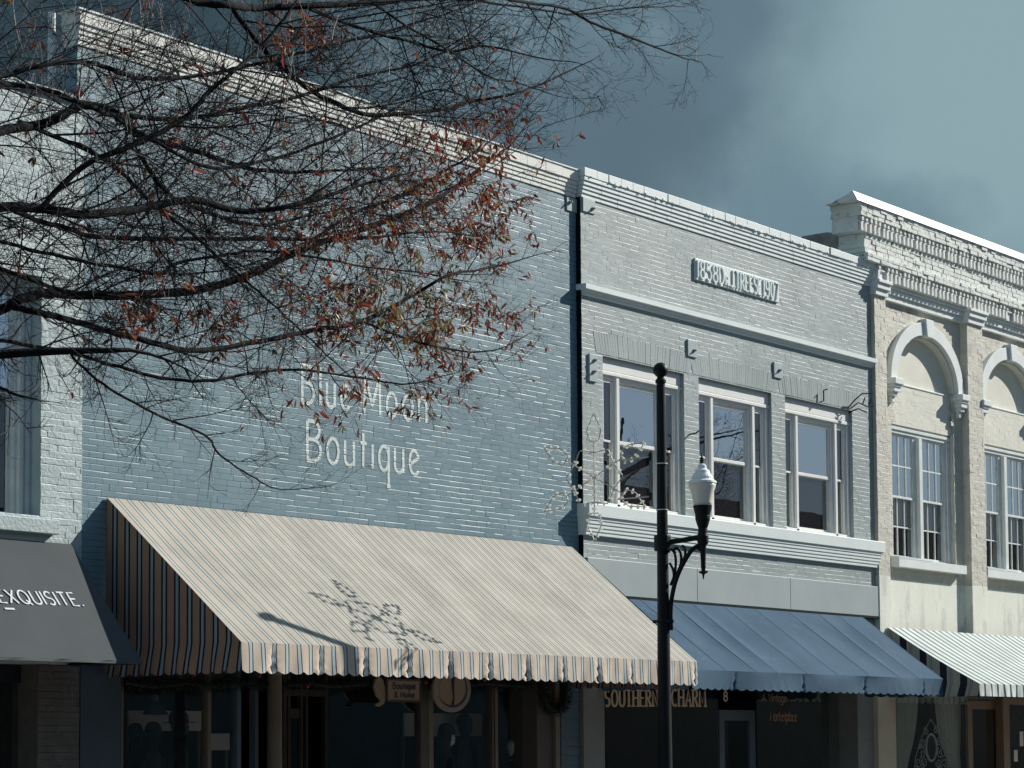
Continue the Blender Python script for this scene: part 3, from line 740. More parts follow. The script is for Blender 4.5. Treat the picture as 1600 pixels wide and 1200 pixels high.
plate(blue, 892, 320, .24, .20, 0.0, [(-.06, .02)], th=.02)
def hook(px, py, pts, r=.012):
    p = at(px, py, GY); b = MB(); b.tube([(p.x + a, GY - d, p.z + c) for a, d, c in pts], r, 6); b.build('iron_hook', M['iron'], gray)
hook(1077, 679, [(0, -.01, 0), (0, .12, .01), (.03, .16, .05)])
hook(1282, 618, [(0, -.01, -.10), (0, .06, -.10), (0, .06, .08), (.03, .12, .10)])
br = MB(); p = at(1330, 628, GY)
for pts in ([(-.12, .0, -.12), (-.05, .10, .02), (.06, .18, .13), (.30, .24, .16)], [(.0, .0, -.10), (.03, .12, -.02), (.20, .2, -.08), (.34, .26, -.05)], [(.10, .16, -.05), (.12, .2, .07)], [(.24, .2, -.08), (.25, .24, .05)], [(-.10, 0, -.2), (.05, .1, -.12), (.18, .2, -.18)]):
    br.tube([(p.x + a, GY - d, p.z + c) for a, d, c in pts], .012, 5)
br.build('iron_bracket', M['iron'], gray)
# storefront
b = MB(); postpx(b, 912, 945, GY + .02, .5, 0, 3.70); b.build('left_pier', M['graypier'], gray, bevel=.006)
b = MB(); b.box(X0(1340, GY + .02), XG1, GY + .02, .5, 0, 3.70); b.build('right_pier', M['graypier'], gray, bevel=.006)
SG = .30
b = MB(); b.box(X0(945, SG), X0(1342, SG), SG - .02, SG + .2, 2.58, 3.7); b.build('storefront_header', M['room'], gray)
for pa, pb in ((945, 1122), (1182, 1342)):
    b = MB(); b.box(X0(pa, SG), X0(pb, SG), SG - .004, SG + .004, .45, 2.579); b.build('shop_window', M['glassclear'], gray)
    b = MB(); b.box(X0(pa, SG), X0(pb, SG), SG - .03, SG + .05, 0, .449); b.build('stall_riser', M['blue_dark'], gray)
dm = MB(); DY = .55
dm.box(X0(1124, DY), X0(1132, DY), DY, DY + .05, 0, 2.12); dm.box(X0(1171, DY), X0(1180, DY), DY, DY + .05, 0, 2.12); dm.box(X0(1132, DY), X0(1171, DY), DY + .001, DY + .05, 1.95, 2.12); dm.box(X0(1132, DY), X0(1171, DY), DY + .001, DY + .05, 0, .3)
do_ = dm.build('door', M['bluesiding'], gray, bevel=.004)
b = MB(); b.box(X0(1132, DY), X0(1171, DY), DY + .02, DY + .026, .3, 1.95); b.build('pane', M['glassclear'], do_)
room(gray, XG0 + .5, XG1 - .5, SG + .25, 6.5, 3.3)
# gilt lettering on the shop glass
b = MB(); LY = SG - .008
def gl(txt, pa, ya, pb, yb, hpx, stroke, mat, serif=0, contrast=0, track=.2, slant=0):
    A = at(pa, ya, LY); B = at(pb, yb, LY); H = at(pa, ya - hpx, LY).z - A.z; sl_ = (B.z - A.z) / (B.x - A.x)
    b = MB(); letters(b, txt, B.x - A.x, H, stroke, lambda u, v, d: (A.x + u, LY - d, A.z + sl_ * u + v), track=track, depth=.002, contrast=contrast, serif=serif, slant=slant)
    b.build('window_lettering', M[mat], gray)
gl('SOUTHERN', 946, 1103.5, 1027, 1103, 25, .050, 'signgold', .045, .5, .26)
gl('CHARM', 1050, 1103, 1102, 1103.5, 26, .050, 'signgold', .045, .5, .26)
gl('A Vintage', 1190, 1096, 1228, 1096.5, 12, .022, 'scriptred', 0, 0, .12, .15)
gl('Marketplace', 1203, 1126, 1244, 1126.5, 15, .026, 'scriptred', 0, 0, .12, .15)
gl('8', 1131, 1095, 1136.5, 1095, 14, .03, 'signgold')
# weathered brick wall of the taller neighbour seen past the roof
# ================================================================== cream building
CYp = -.15; XC0 = 35.135; XC1 = 46.5
cream = thing('cream_building', 'cream painted brick building with arched window heads and dentil cornice', 'building', (40, 0, 0))
ZC1 = 9.42; ZC0 = 2.5
pil = [(XC0, at(1386, 600, CYp).x), (at(1510.5, 500, CYp).x, at(1534, 500, CYp).x)]
sp = at(1572, 540).x - at(1440, 505).x
pil.append((pil[1][0] + sp, pil[1][1] + sp)); pil.append((pil[2][0] + sp, XC1 + 2.2)); XC1 = pil[3][1]
axc = at(1443, 560, 0).x; aA = 1.40; zsp = 7.97; bA = 1.16     # arch centre, half span, spring, rise (outer)
th = .235
wx0, wx1 = at(1394.5, 760).x, at(1491, 760).x; wz0, wz1 = 4.82, at(1394.5, 661, .03).z
bays = [0, sp, 2 * sp]
# pilasters and plain walls
ZS = 4.45                                                    # top of the smooth rendered base
for k, (a, c) in enumerate(pil):
    wl = Wall(a, c, ZS, ZC1, CYp, seed=21 + k, mj=.009, rec=.005, gap=.005, rough=.9, course=.075, length=.22)
    wl.mb.box(a, c, CYp + .006, .1, ZS, ZC1); wl.mb.build('pilaster', M['cream'], cream)
    b = MB(); b.box(a, c, CYp - .004, .1, ZC0, ZS - .001); b.build('pilaster_base', M['stucco'], cream, bevel=.004)
def inell(x, z, cx, a, bb): return ((x - cx) / a) ** 2 + ((z - zsp) / bb) ** 2 < 1 and z >= zsp
for k, dx in enumerate(bays):
    x0b, x1b = pil[k][1], pil[k + 1][0]
    cx = axc + dx; a0, a1 = wx0 + dx, wx1 + dx; ai, bi = aA - th, bA - th
    hx0, hx1 = cx - ai + .03, cx + ai - .03
    ins = lambda x, z: (inell(x, z, cx, aA - .08, bA - .08)) or (hx0 < x < hx1 and 6.0 < z < zsp)
    wl = Wall(x0b, x1b, ZS, ZC1, 0.0, seed=41 + k, mj=.009, rec=.005, gap=.005, rough=.9, course=.075, length=.22, holes=[(a0, a1, wz0, wz1)], inside=ins)
    # backing
    wl.mb.box(x0b, x1b, .006, .3, zsp + bA - .02, ZC1)
    wl.mb.box(x0b, cx - ai, .006, .3, wz1, zsp + bA - .021); wl.mb.box(cx + ai, x1b, .006, .3, wz1, zsp + bA - .021)
    wl.mb.box(x0b, a0, .006, .4, ZS, wz1 - .001); wl.mb.box(a1, x1b, .006, .4, ZS, wz1 - .001); wl.mb.box(a0, a1, .006, .4, ZS, wz0 - .001)
    # jagged edge of the brick under the arch ring is closed by the ring
    wl.mb.build('bay_wall', M['cream'], cream)
    pn = Wall(cx - ai - .02, cx + ai + .02, wz1 + .0, zsp - .02, .06, seed=51 + k, mj=.004, rec=.004, gap=.004, course=.069, length=.2, rough=.4)
    pn.mb.box(cx - ai - .02, cx + ai + .02, .0645, .38, wz1, zsp - .02); pn.mb.build('brick_panel', M['creamlight'], cream)
    b = MB()
    b.prism([(cx - ai - .03, zsp - .019), (cx + ai + .03, zsp - .019)] + [(cx + (ai + .03) * math.cos(t * PI / 24), zsp + (bi + .03) * math.sin(t * PI / 24)) for t in range(25)], lambda u, v, d: (u, d, v), .12, .30)
    b.build('tympanum', M['creamlight'], cream)
    b = MB()
    b.box(cx - ai - .02, cx + ai + .02, .045, .119, zsp - .045, zsp - .018); b.build('ledge', M['creamstone'], cream, bevel=.006)
    # arch ring, inner moulding, keystone, imposts
    def ring(ao, bo, ai_, bi_, y0, y1, nm, mat):
        b = MB(); n = 40; rows = []
        for t in range(n + 1):
            an = PI * t / n; c_, s_ = math.cos(an), math.sin(an)
            i = len(b.v); b.v += [(cx + ao * c_, y0, zsp + bo * s_), (cx + ai_ * c_, y0, zsp + bi_ * s_), (cx + ai_ * c_, y1, zsp + bi_ * s_), (cx + ao * c_, y1, zsp + bo * s_)]
            if t:
                for q in range(4): b.f.append((i - 4 + q, i - 4 + (q + 1) % 4, i + (q + 1) % 4, i + q))
        b.f.append((0, 1, 2, 3)); b.f.append((4 * n + 3, 4 * n + 2, 4 * n + 1, 4 * n))
        return b.build(nm, M[mat], cream, bevel=.006)
    ring(aA, bA, ai, bi, -.095, .15, 'arch', 'creamstone')
    ring(ai + .001, bi + .001, ai - .055, bi - .055, -.02, .15, 'arch_moulding', 'creamlight')
    b = MB(); b.hexa([(cx - .10, -.145, zsp + bi - .03), (cx + .10, -.145, zsp + bi - .03), (cx + .10, 0, zsp + bi - .03), (cx - .10, 0, zsp + bi - .03), (cx - .15, -.145, zsp + bA + .06), (cx + .15, -.145, zsp + bA + .06), (cx + .15, 0, zsp + bA + .06), (cx - .15, 0, zsp + bA + .06)])
    b.build('keystone', M['creamstone'], cream, bevel=.008)
    for sx in (-1, 1):
        b = MB(); ic = cx + sx * (aA - th / 2)
        for hw, pr, zz0, zz1 in ((.16, .20, -.11, -.001), (.135, .17, -.16, -.111), (.12, .15, -.24, -.161), (.085, .11, -.31, -.241), (.055, .07, -.42, -.311)):
            b.box(ic - hw, ic + hw, -pr, .1, zsp + zz0, zsp + zz1)
        b.build('impost', M['creamstone'], cream, bevel=.008)
    # base render, window, sill
    b = MB(); b.box(x0b, x1b, .0, .4, ZC0, ZS - .001); b.build('base_wall', M['stucco'], cream, bevel=.003)
    b = MB(); R = random.Random(70 + k)
    n = 14; xa, xb_ = a0 - .10, a1 + .12
    for t in range(n):
        p, q = xa + (xb_ - xa) * t / n, xa + (xb_ - xa) * (t + 1) / n
        b.hexa([(p, -.16, wz0 - .175), (q, -.16, wz0 - .175), (q, .12, wz0 - .175), (p, .12, wz0 - .175), (p, -.16, wz0 - .02), (q, -.16, wz0 - .02), (q, .12, wz0), (p, .12, wz0)])
    b.build('sill', M['creamstone'], cream, bevel=0)
    b = MB(); b.hexa([(xa - .02, -.165, wz0 - .022), (cx - .1, -.165, wz0 - .022), (cx - .1, .1, wz0 - .01), (xa - .02, .1, wz0 - .01), (xa - .02, -.165, wz0 + .012), (cx - .1, -.16, wz0 + .006), (cx - .1, .1, wz0 + .03), (xa - .02, .1, wz0 + .03)])
    b.build('sill_flashing', M['flash'], cream)
    y = .11; fr = MB(); cs = .17; ml = .28
    fr.box(a0 + .001, a1 - .001, y - .02, y + .12, wz1 - .15, wz1 - .001); fr.box(a0 + .001, a1 - .001, y - .045, y - .021, wz1 - .09, wz1 - .04)
    fr.box(a0 + .001, a0 + cs, y, y + .12, wz0 + .031, wz1 - .151); fr.box(a1 - cs, a1 - .001, y, y + .12, wz0 + .031, wz1 - .151)
    for f0 in (a0 + .001, a1 - .11): fr.box(f0, f0 + .109, y - .03, y - .001, wz0 + .031, wz1 - .151)
    xm = (a0 + a1) / 2
    fr.box(xm - ml / 2, xm + ml / 2, y + .01, y + .12, wz0 + .031, wz1 - .151); fr.box(xm - .07, xm + .05, y - .06, y + .009, wz0 + .031, wz1 - .17)
    fr.box(a0 + .001, a1 - .001, y - .01, y + .12, wz0 + .001, wz0 + .03)
    wf = fr.build('window', M['frameold'], cream, bevel=.004)
    zm = at(1398, 776.5, .17).z
    for p, q in ((a0 + cs + .001, xm - ml / 2 - .001), (xm + ml / 2 + .001, a1 - cs - .001)):
        sash(wf, p, q, zm - .02, wz1 - .152, y + .012, 'frameold', .038, 3, 2, 'glass', .024)
        sash(wf, p, q, wz0 + .032, zm + .02, y + .053, 'frameold', .038, 3, 2, 'glassdark', .024)
b = MB(); b.box(XC0, XC1, .41, 9, ZC0, 8.3); b.box(XC0 + .02, XC1, .30, .409, ZC1, 10.2); b.build('body', M['stucco'], cream)
# cornice of many courses, its left end overhanging the neighbour
R = random.Random(15)
def xl_(py, Y): return at(1338 + (py - 297) * .16, py, Y).x
b = MB(); z = 9.34
for h, pr in ((.11, .045), (.10, .085), (.055, .12)):
    for k, (a, c) in enumerate(pil): b.box(a - .0 - (pr * .5 if k else .02), c + pr * .5, CYp - pr, .4, z + .001, z + h)
    for k in range(3): b.box(pil[k][1] + pr * .5 + .001, pil[k + 1][0] - pr * .5 - .001, -pr - .03, .4, z + .002, z + h - .001)
    z += h
b.build('stepped_moulding', M['creamstone'], cream, bevel=.005)
XL = XC0 - .05
def dentils(z0, hs, ht, x0, y0, per=.152):
    b = MB(); b.box(x0, XC1, y0 + .001, .28, z0, z0 + ht + hs)
    n = int((XC1 - x0) / per)
    for k in range(n):
        x = x0 + (k + .25) * per + R.gauss(0, .006); e = R.gauss(0, .004)
        if R.random() < .02: continue
        b.box(x, x + per * .5, y0 - .040 + e, y0, z0 + .002 + abs(e), z0 + ht - .02)
        b.box(x + per * .1, x + per * .55, y0 - .055 + e, y0, z0 + ht + .012, z0 + ht + hs - .004)
    b.box(x0, XC1, y0 - .030, y0 + .002, z0 + ht - .018, z0 + ht + .008)
    return b.build('dentil_band', M['creamdent'], cream, bevel=.004)
z = 9.607
dentils(z, .09, .17, XL + .02, -.19); z += .262
XL2 = at(1351, 380, -.22).x
def rough_courses(z0, z1, x0, y0, n, nm, mat, jit=.008, hmis=.05):
    b = MB(); h = (z1 - z0) / n
    for r in range(n):
        x = x0 + R.uniform(0, .05)
        while x < XC1:
            l_ = R.uniform(.16, .26); q = min(x + l_, XC1)
            pr = R.gauss(0, jit) - r * .0
            if R.random() > hmis: b.box(x + .003, q - .004, y0 + pr, .30, z0 + r * h + .003, z0 + (r + 1) * h - R.uniform(.001, .006))
            x = q
    b.box(x0 + .03, XC1, y0 + .02, .29, z0, z1)
    return b.build(nm, M[mat], cream, bevel=.006)
rough_courses(z, z + .14, XL2 - .0, -.27, 2, 'projecting_course', 'creambrick_worn', .006); z += .142
rough_courses(z, z + .33, XL2 - .02, -.22, 4, 'frieze', 'creambrick_worn', .004); z += .332
XL3 = at(1341, 340, -.24).x
dentils(z, .085, .17, XL3, -.23); z += .257
rough_courses(z, 10.82, XL3 - .03, -.30, 3, 'crown_course', 'creambrick_worn', .007, .02); z = 10.822
ft = 10.99
xf = at(1336, 300, -.3).x
b = MB(); b.prism([(-.31, z), (-.24, ft - .012), (.16, ft - .15), (.30, z)][::-1], lambda u, v, d: (d, u, v), xf, XC1); b.build('coping_brick', M['creambrick_worn'], cream, bevel=.01)
b = MB(); b.prism([(-.335, z), (-.33, z + .02), (-.25, ft), (-.20, ft - .012), (-.235, ft - .014), (-.312, z)][::-1], lambda u, v, d: (d, u, v), xf + .01, XC1)
b.build('flashing', M['flash'], cream)
# dark parapet running back over the roofs
pa = at(1232, 367, 3.2)
b = MB()
pts = [(.30, atX(1300, 372, XC0).z), (.75, atX(1275, 366, XC0).z), (1.25, atX(1237, 368, XC0).z - .05), (1.6, 10.35), (3, 9.4), (3, 8), (.30, 8)]
b.prism(pts[::-1], lambda u, v, d: (d, u, v), XC0 - .02, XC0 + .3); b.build('side_parapet', M['roofdark'], cream)
# storefront
b = MB(); b.box(X0(1372, CYp), X0(1400, CYp), CYp, .4, 0, ZC0 - .001); b.build('corner_pier', M['creampier'], cream, bevel=.008)
SC = .20
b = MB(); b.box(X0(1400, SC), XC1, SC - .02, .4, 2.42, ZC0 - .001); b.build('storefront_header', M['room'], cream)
b = MB(); b.box(X0(1398, SC), X0(1512, SC), SC - .004, SC + .004, .4, 2.419); b.build('shop_window', M['glassclear'], cream)
b = MB(); b.box(X0(1398, SC), X0(1512, SC), SC - .03, SC + .06, 0, .399); b.build('stall_riser', M['wood'], cream)
dm = MB(); DY = .30; ztop = at(1540, 1095, DY).z
for pa, pb in ((1512, 1519.5), (1557, 1562.5)): dm.box(X0(pa, DY), X0(pb, DY), DY, DY + .05, 0, ztop)
dm.box(X0(1519.5, DY), X0(1557, DY), DY + .001, DY + .05, ztop - .16, ztop); dm.box(X0(1519.5, DY), X0(1557, DY), DY + .001, DY + .05, 0, .35)
do_ = dm.build('door', M['wood'], cream, bevel=.006)
b = MB(); b.box(X0(1519.5, DY), X0(1557, DY), DY + .02, DY + .026, .351, ztop - .161); b.build('pane', M['glassclear'], do_)
for pa, pb in ((1563, 1573), (1640, 1650)):
    b = MB(); b.box(X0(pa, SC), X0(pb, SC), SC - .06, SC + .1, 0, 2.419); b.build('wood_post', M['wood'], cream, bevel=.006)
b = MB(); b.box(X0(1573, SC), X0(1640, SC), SC - .05, SC + .08, ztop - .06, ztop + .06); b.build('wood_rail', M['wood'], cream, bevel=.006)
b = MB(); b.box(X0(1574, SC), X0(1640, SC), SC - .004, SC + .004, .4, ztop - .061); b.build('shop_window', M['glassclear'], cream)
b = MB(); b.box(XC1 - .5, XC1, CYp, .6, 0, ZC0 - .001); b.build('corner_pier', M['creampier'], cream, bevel=.008)
room(cream, XC0 + .6, XC1 - .3, SC + .22, 6, 2.9)

# ================================================================== white building at the left edge
XW0 = 5.0; XW1 = XB0 - .012; WY = -.02
white = thing('white_building', 'white painted brick building at the left edge with a tall sash window', 'building', (14, 0, 0))
wwx1 = at(64, 650, WY).x; wwx0 = wwx1 - 1.75; wwz0 = at(40, 808, WY).z; wwz1 = at(60, 430, WY).z
ZW = 8.80
hl = [(wwx0 - d, wwx1 - d, wwz0, wwz1) for d in (0, 3.4, 6.8)]
wl = Wall(XW0, XW1, 2.5, ZW, WY, holes=hl, seed=61, mj=.012, rec=.0065, gap=.005, rough=.9, course=.073, length=.22)
xs = [XW1]
for h in hl: xs += [h[1], h[0]]
xs.append(XW0); xs = xs[::-1]
for k in range(0, len(xs), 2): wl.mb.box(xs[k], xs[k + 1], WY + .007, .4, wwz0, wwz1)
wl.mb.box(XW0, XW1, WY + .007, .4, wwz1, ZW); wl.mb.box(XW0, XW1, WY + .007, .4, 2.5, wwz0); wl.mb.box(XW0, XW1, .405, 9, 2.5, 8.2)
wl.mb.build('wall', M['white'], white)
b = MB(); b.box(XW0, XW1 - .005, WY - .05, .45, ZW + .001, ZW + .07); b.build('coping', M['white'], white, bevel=.01)
b = MB(); b.box(XW0, XW1, .46, 12, 8.21, 8.3); b.build('roof', M['roof'], white)
for h in hl:
    a, c, z0, z1 = h; y = WY + .17; fr = MB()
    for s_, e in ((1, c), (-1, a)):
        for w0, w1, dy in ((0, .07, -.0), (.07, .12, .02), (.12, .17, -.02), (.17, .21, .03)):
            p, q = sorted((e - s_ * w0, e - s_ * w1)); fr.box(p + (.001 if w0 == 0 and s_ < 0 else 0), q - (.001 if w0 == 0 and s_ > 0 else 0), y + dy, y + .14, z0 + .02, z1 - .15)
    fr.box(a + .001, c - .001, y - .01, y + .14, z1 - .149, z1 - .001)
    wf = fr.build('window', M['frameold'], white, bevel=.005)
    zm = (z0 + z1) / 2 + .02
    sash(wf, a + .211, c - .211, zm - .02, z1 - .151, y + .04, 'frameold', .05, 1, 1, 'glass')
    sash(wf, a + .211, c - .211, z0 + .021, zm + .02, y + .085, 'frameold', .05, 1, 1, 'glassdark')
    b = MB(); sz = .17
    b.hexa([(a - .15, WY - .10, z0 - sz), (c + .19, WY - .10, z0 - sz), (c + .19, .2, z0 - sz), (a - .15, .2, z0 - sz), (a - .15, WY - .10, z0 - .012), (c + .19, WY - .10, z0 - .012), (c + .19, .23, z0 + .016), (a - .15, .23, z0 + .016)])
    b.build('sill', M['white'], white, bevel=.008)
wl = Wall(at(58.5, 1120, WY).x, at(124, 1120, WY).x, 0, 2.499, WY, seed=66, mj=.012, rec=.0065, gap=.005, rough=.9, course=.073, length=.22)
wl.mb.box(at(58.5, 1120, WY).x, at(124, 1120, WY).x, WY + .007, .4, 0, 2.499); wl.mb.build('pier', M['oldpier'], white)
b = MB(); b.box(XW0, at(58, 1120, WY).x, .25, .35, 2.3, 2.499); b.build('storefront_header', M['room'], white)
b = MB(); b.box(XW0, at(58, 1120, WY).x, .296, .304, .4, 2.299); b.build('shop_window', M['glassclear'], white)
b = MB(); b.box(XW0, at(58, 1120, WY).x, .27, .33, 0, .399); b.build('stall_riser', M['room'], white)
room(white, XW0, XW1 - .6, .41, 5, 2.5)

# ================================================================== awnings
def awning(name, label, x0, x1, yb, zt, p, zf, vh, mtop, mfront, mside, group=None, scal=.0, scp=.2, ribs=0, sag=.02, left=True, right=True, seed=1, uoff=0, gath=0, nx=160, bow=0.0, soft=1.0):
    R = random.Random(seed); t = thing(name, label, 'awning', ((x0 + x1) / 2, yb, zf - vh), group)
    def top(u, v):
        x = x0 + (x1 - x0) * u; y = yb - .02 - (p - .02) * v; z = zt + (zf - zt) * v
        s_ = math.sin(PI * v)
        if ribs:
            q = ribs * (u + .022 * math.sin(9 * u + seed) + .012 * math.sin(23 * u)); s_ *= (abs(math.sin(PI * q)) ** .7) * (.7 + .4 * math.sin(7.3 * u * ribs / 5 + seed))
        z -= sag * s_ + .006 * math.sin(u * 31 + v * 3) * math.sin(PI * v)
        if bow: z += bow * math.sin(PI * min(1, max(0, v))) ** 2
        return (x, y, z)
    b = MB(); b.grid(nx, 16, lambda u, v: top(u, 1 - v), lambda u, v: (uoff + (x1 - x0) * u, v)); b.build('canopy', M[mtop], t, smooth=True)
    if ribs and soft > 1:
        cand = [(ribs * (u + .022 * math.sin(9 * u + seed) + .012 * math.sin(23 * u)), u) for u in [k / 2000 for k in range(2001)]]
        for q in range(0, ribs + 1, 1):
            u0 = min(cand, key=lambda c: abs(c[0] - q))[1]; hw = .011 / (x1 - x0)
            b = MB(); b.grid(1, 16, lambda u, v: (lambda P: (P[0], P[1] - .0022, P[2] + .0028))(top(min(1, max(0, u0 + hw * (2 * u - 1))), 1 - v)))
            b.build('seam_tape', M['seam'], t)
    ph = [R.uniform(0, 6) for _ in range(6)]
    def fold(s_, v):
        f = .010 * math.sin(s_ * 9 / soft + ph[0]) * soft + .007 * math.sin(s_ * 21 / soft + ph[1] + v * 2) + (.02 * math.sin(s_ * 2.1 + v * 1.5) if soft > 1 else 0)
        if gath:
            d = (s_ + gath * .35) % gath; d = min(d, gath - d)
            f += -.028 * math.exp(-(d / .035) ** 2) * (1 + .5 * math.sin(v * 16 + s_ * 3)) + (.010 * math.sin(v * 21 + d * 30) * math.exp(-(d / .10) ** 2))
        return f * v ** .6
    b = MB(); n = int((x1 - x0) / .018)
    b.grid(n, 9, lambda u, v: (x0 + (x1 - x0) * u, yb - p - fold((x1 - x0) * u, 1 - v) - .012 * (1 - v), zf + (-vh + (scal * abs(math.sin(PI * ((x1 - x0) * u + uoff) / scp)) ** .8 * -1 + scal) ) * (1 - v)), lambda u, v: (uoff + (x1 - x0) * u, v))
    b.build('front_valance', M[mfront], t, smooth=True)
    for sd, xx in ((left, x0), (right, x1)):
        if not sd: continue
        sg = -1 if xx == x0 else 1
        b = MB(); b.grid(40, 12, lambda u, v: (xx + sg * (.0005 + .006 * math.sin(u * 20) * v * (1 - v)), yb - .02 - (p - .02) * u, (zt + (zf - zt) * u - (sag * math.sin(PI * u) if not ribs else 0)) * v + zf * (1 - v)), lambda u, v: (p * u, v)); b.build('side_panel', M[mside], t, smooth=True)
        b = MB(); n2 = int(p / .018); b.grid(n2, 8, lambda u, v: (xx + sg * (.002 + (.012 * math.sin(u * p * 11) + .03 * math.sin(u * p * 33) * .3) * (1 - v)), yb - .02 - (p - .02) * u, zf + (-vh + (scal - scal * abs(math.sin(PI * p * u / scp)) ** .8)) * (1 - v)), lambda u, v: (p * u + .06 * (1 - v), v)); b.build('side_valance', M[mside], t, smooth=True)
    fr = MB()
    for k in range(max(2, int((x1 - x0) / 2.2)) + 1):
        xx = x0 + .02 + (x1 - x0 - .04) * k / max(2, int((x1 - x0) / 2.2))
        fr.tube([(xx, yb - .01, zf), (xx, yb - p + .03, zf)], .014, 6); fr.tube([(xx, yb - .01, zt - .09), (xx, yb - p + .03, zf - .02)], .012, 6)
    fr.tube([(x0, yb - p + .03, zf - .01), (x1, yb - p + .03, zf - .01)], .016, 6)
    fr.build('pipe_frame', M['iron'], t)
    return t
AWG = 'canvas awnings over the shopfronts'
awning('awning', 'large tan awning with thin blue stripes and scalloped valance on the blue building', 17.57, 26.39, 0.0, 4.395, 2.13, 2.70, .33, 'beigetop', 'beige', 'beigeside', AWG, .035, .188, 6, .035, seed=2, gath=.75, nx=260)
awning('awning', 'plain blue canvas awning under the gray fascia boards', 26.9, 34.53, GY - .06, 3.70, 1.50, 2.62, .28, 'bluecanvas', 'bluecanvas', 'bluecanvas', AWG, .03, .22, 9, .055, seed=4, gath=1.9, soft=3.0)
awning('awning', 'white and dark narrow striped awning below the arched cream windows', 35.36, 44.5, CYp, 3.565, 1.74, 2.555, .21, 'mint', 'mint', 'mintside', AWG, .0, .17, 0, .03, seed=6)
ex = awning('awning', 'charcoal awning with white capital lettering beside the white brick pier', 8.6, 17.03, WY, 3.83, 1.17, 2.505, .03, 'charcoal', 'charcoal', 'charcoal', AWG, 0, .2, 0, .004, seed=7)
# lettering on the charcoal awning
n_ = Vector((0, -(3.83 - 2.505), 1.15)).normalized(); n_ = Vector((0, n_.y, n_.z)); P_ = Vector((12, WY - .02, 3.83)) + n_ * .004
A = on_plane(2, 941.5, P_, n_); B = on_plane(131, 947.5, P_, n_); T_ = on_plane(14, 924.5, P_, n_); b0 = on_plane(14.5, 943, P_, n_)
dn = Vector((0, 1.15, 1.325)).normalized(); H = (T_ - b0).length * .96
b = MB()
def exf(u, v, d): q = A + Vector((1, 0, 0)) * u + dn * (v + (B - A).dot(dn) * u / (B.x - A.x)) + n_ * d; return tuple(q)
letters(b, 'EXQUISITE.', B.x - A.x, H, .022, exf, track=.26, depth=.002)
b.box(0, 0, 0, 0, 0, 0) if False else None
ribbon(b, [(.0, -.085), (.13, -.085)], lambda a, c: .026, exf, .002)
lo_ = b.build('lettering', M['awntext'], ex)

# ================================================================== street lamp
LYp = -3.86; LXp = at(1033.5, 700, LYp).x
def LZ(py, px=1036): return at(px, py, LYp).z
lamp = thing('street_lamp', 'black iron street lamp post with ball top and white lantern on a scrolled arm', 'street lamp', (LXp, LYp, 0))
b = MB()
b.lathe([(.22, .0), (.22, .12), (.17, .2), (.15, .55), (.11, .65), (.092, .8), (.086, 1.6), (.078, 2.6), (.070, 3.6), (.066, 4.3), (.058, 5.2), (.052, LZ(600)), (.066, LZ(599)), (.066, LZ(595)), (.045, LZ(592)), (.042, LZ(588))], (LXp, LYp, 0), 24)
b.build('pole', M['iron'], lamp, smooth=False)
b = MB(); b.ball((LXp, LYp, LZ(579)), .092, 20, 14); b.lathe([(.036, LZ(572)), (.03, LZ(570)), (.0, LZ(568.5))], (LXp, LYp, 0), 10); b.build('ball_finial', M['iron'], lamp, smooth=True)
AD = Vector((.30, -.954, 0))                              # lantern arm points to the street
def onarm(s_, z): return Vector((LXp, LYp, z)) + AD * s_
za = LZ(848)
RL = .505
b = MB(); b.tube([onarm(.02, za - .0), onarm(.25, za + .02), onarm(RL, za + .055)], [.036, .032, .034], 8)
b.tube([onarm(.02, za), onarm(.09, za + .004)], .055, 10); b.build('arm', M['iron'], lamp)
b = MB(); b.lathe([(.10, za - .10), (.105, za - .08), (.105, za + .07), (.10, za + .09)], (LXp, LYp, 0), 16); b.build('clamp', M['iron'], lamp)
b = MB()
def zz(py): return LZ(py)
def curve(pts, r, n=6):
    # smooth through control points (Catmull-Rom)
    P = [Vector(p) for p in pts]; o_ = []
    for i in range(len(P) - 1):
        p0, p1, p2, p3 = P[max(0, i - 1)], P[i], P[i + 1], P[min(len(P) - 1, i + 2)]
        for k in range(6):
            t = k / 6; o_.append(.5 * ((2 * p1) + (p2 - p0) * t + (2 * p0 - 5 * p1 + 4 * p2 - p3) * t * t + (3 * p1 - p0 - 3 * p2 + p3) * t ** 3))
    o_.append(P[-1]); return o_
def apx(px): return (px - 1035) / 128.0                     # arm metres from picture measure
def scroll(pts, r): b.tube(curve([onarm(apx(x), zz(y)) for x, y in pts], r), r, 6)
scroll([(1047, 985), (1047, 950), (1052, 920), (1060, 897), (1070, 878), (1082, 861), (1093, 855), (1096, 858), (1093, 862)], .030)
scroll([(1047, 915), (1053, 900), (1056, 880), (1054, 865), (1047, 858), (1044, 864)], .018)
scroll([(1057, 898), (1064, 882), (1064, 866), (1058, 857), (1053, 861), (1056, 865)], .018)
scroll([(1066, 882), (1071, 868), (1070, 857), (1066, 854)], .018)
scroll([(1047, 940), (1052, 915), (1052, 893), (1046, 880)], .018)
b.build('scroll_bracket', M['iron'], lamp)
for py in (971,):
    b = MB(); b.lathe([(.09, -.02), (.095, 0), (.09, .02)], (LXp, LYp, LZ(py)), 16)
    b.tube([onarm(-.13, LZ(py)), onarm(.13, LZ(py))], .022, 6); b.build('band', M['iron'], lamp)
for py in (725, 797):
    b = MB(); b.lathe([(.074, -.006), (.074, .006)], (LXp, LYp, LZ(py)), 16); b.build('steel_strap', M['flash'], lamp)
LC = onarm(RL, 0)
def lz(py): return (1160 - 0) and at(1102, py, LC.y).z
def lath(nm, prof, mt, smooth=False, n=20, par=lamp):
    b = MB(); b.lathe([(r * .91, lz(py)) for r, py in prof], (LC.x, LC.y, 0), n); return b.build(nm, M[mt], par, smooth)
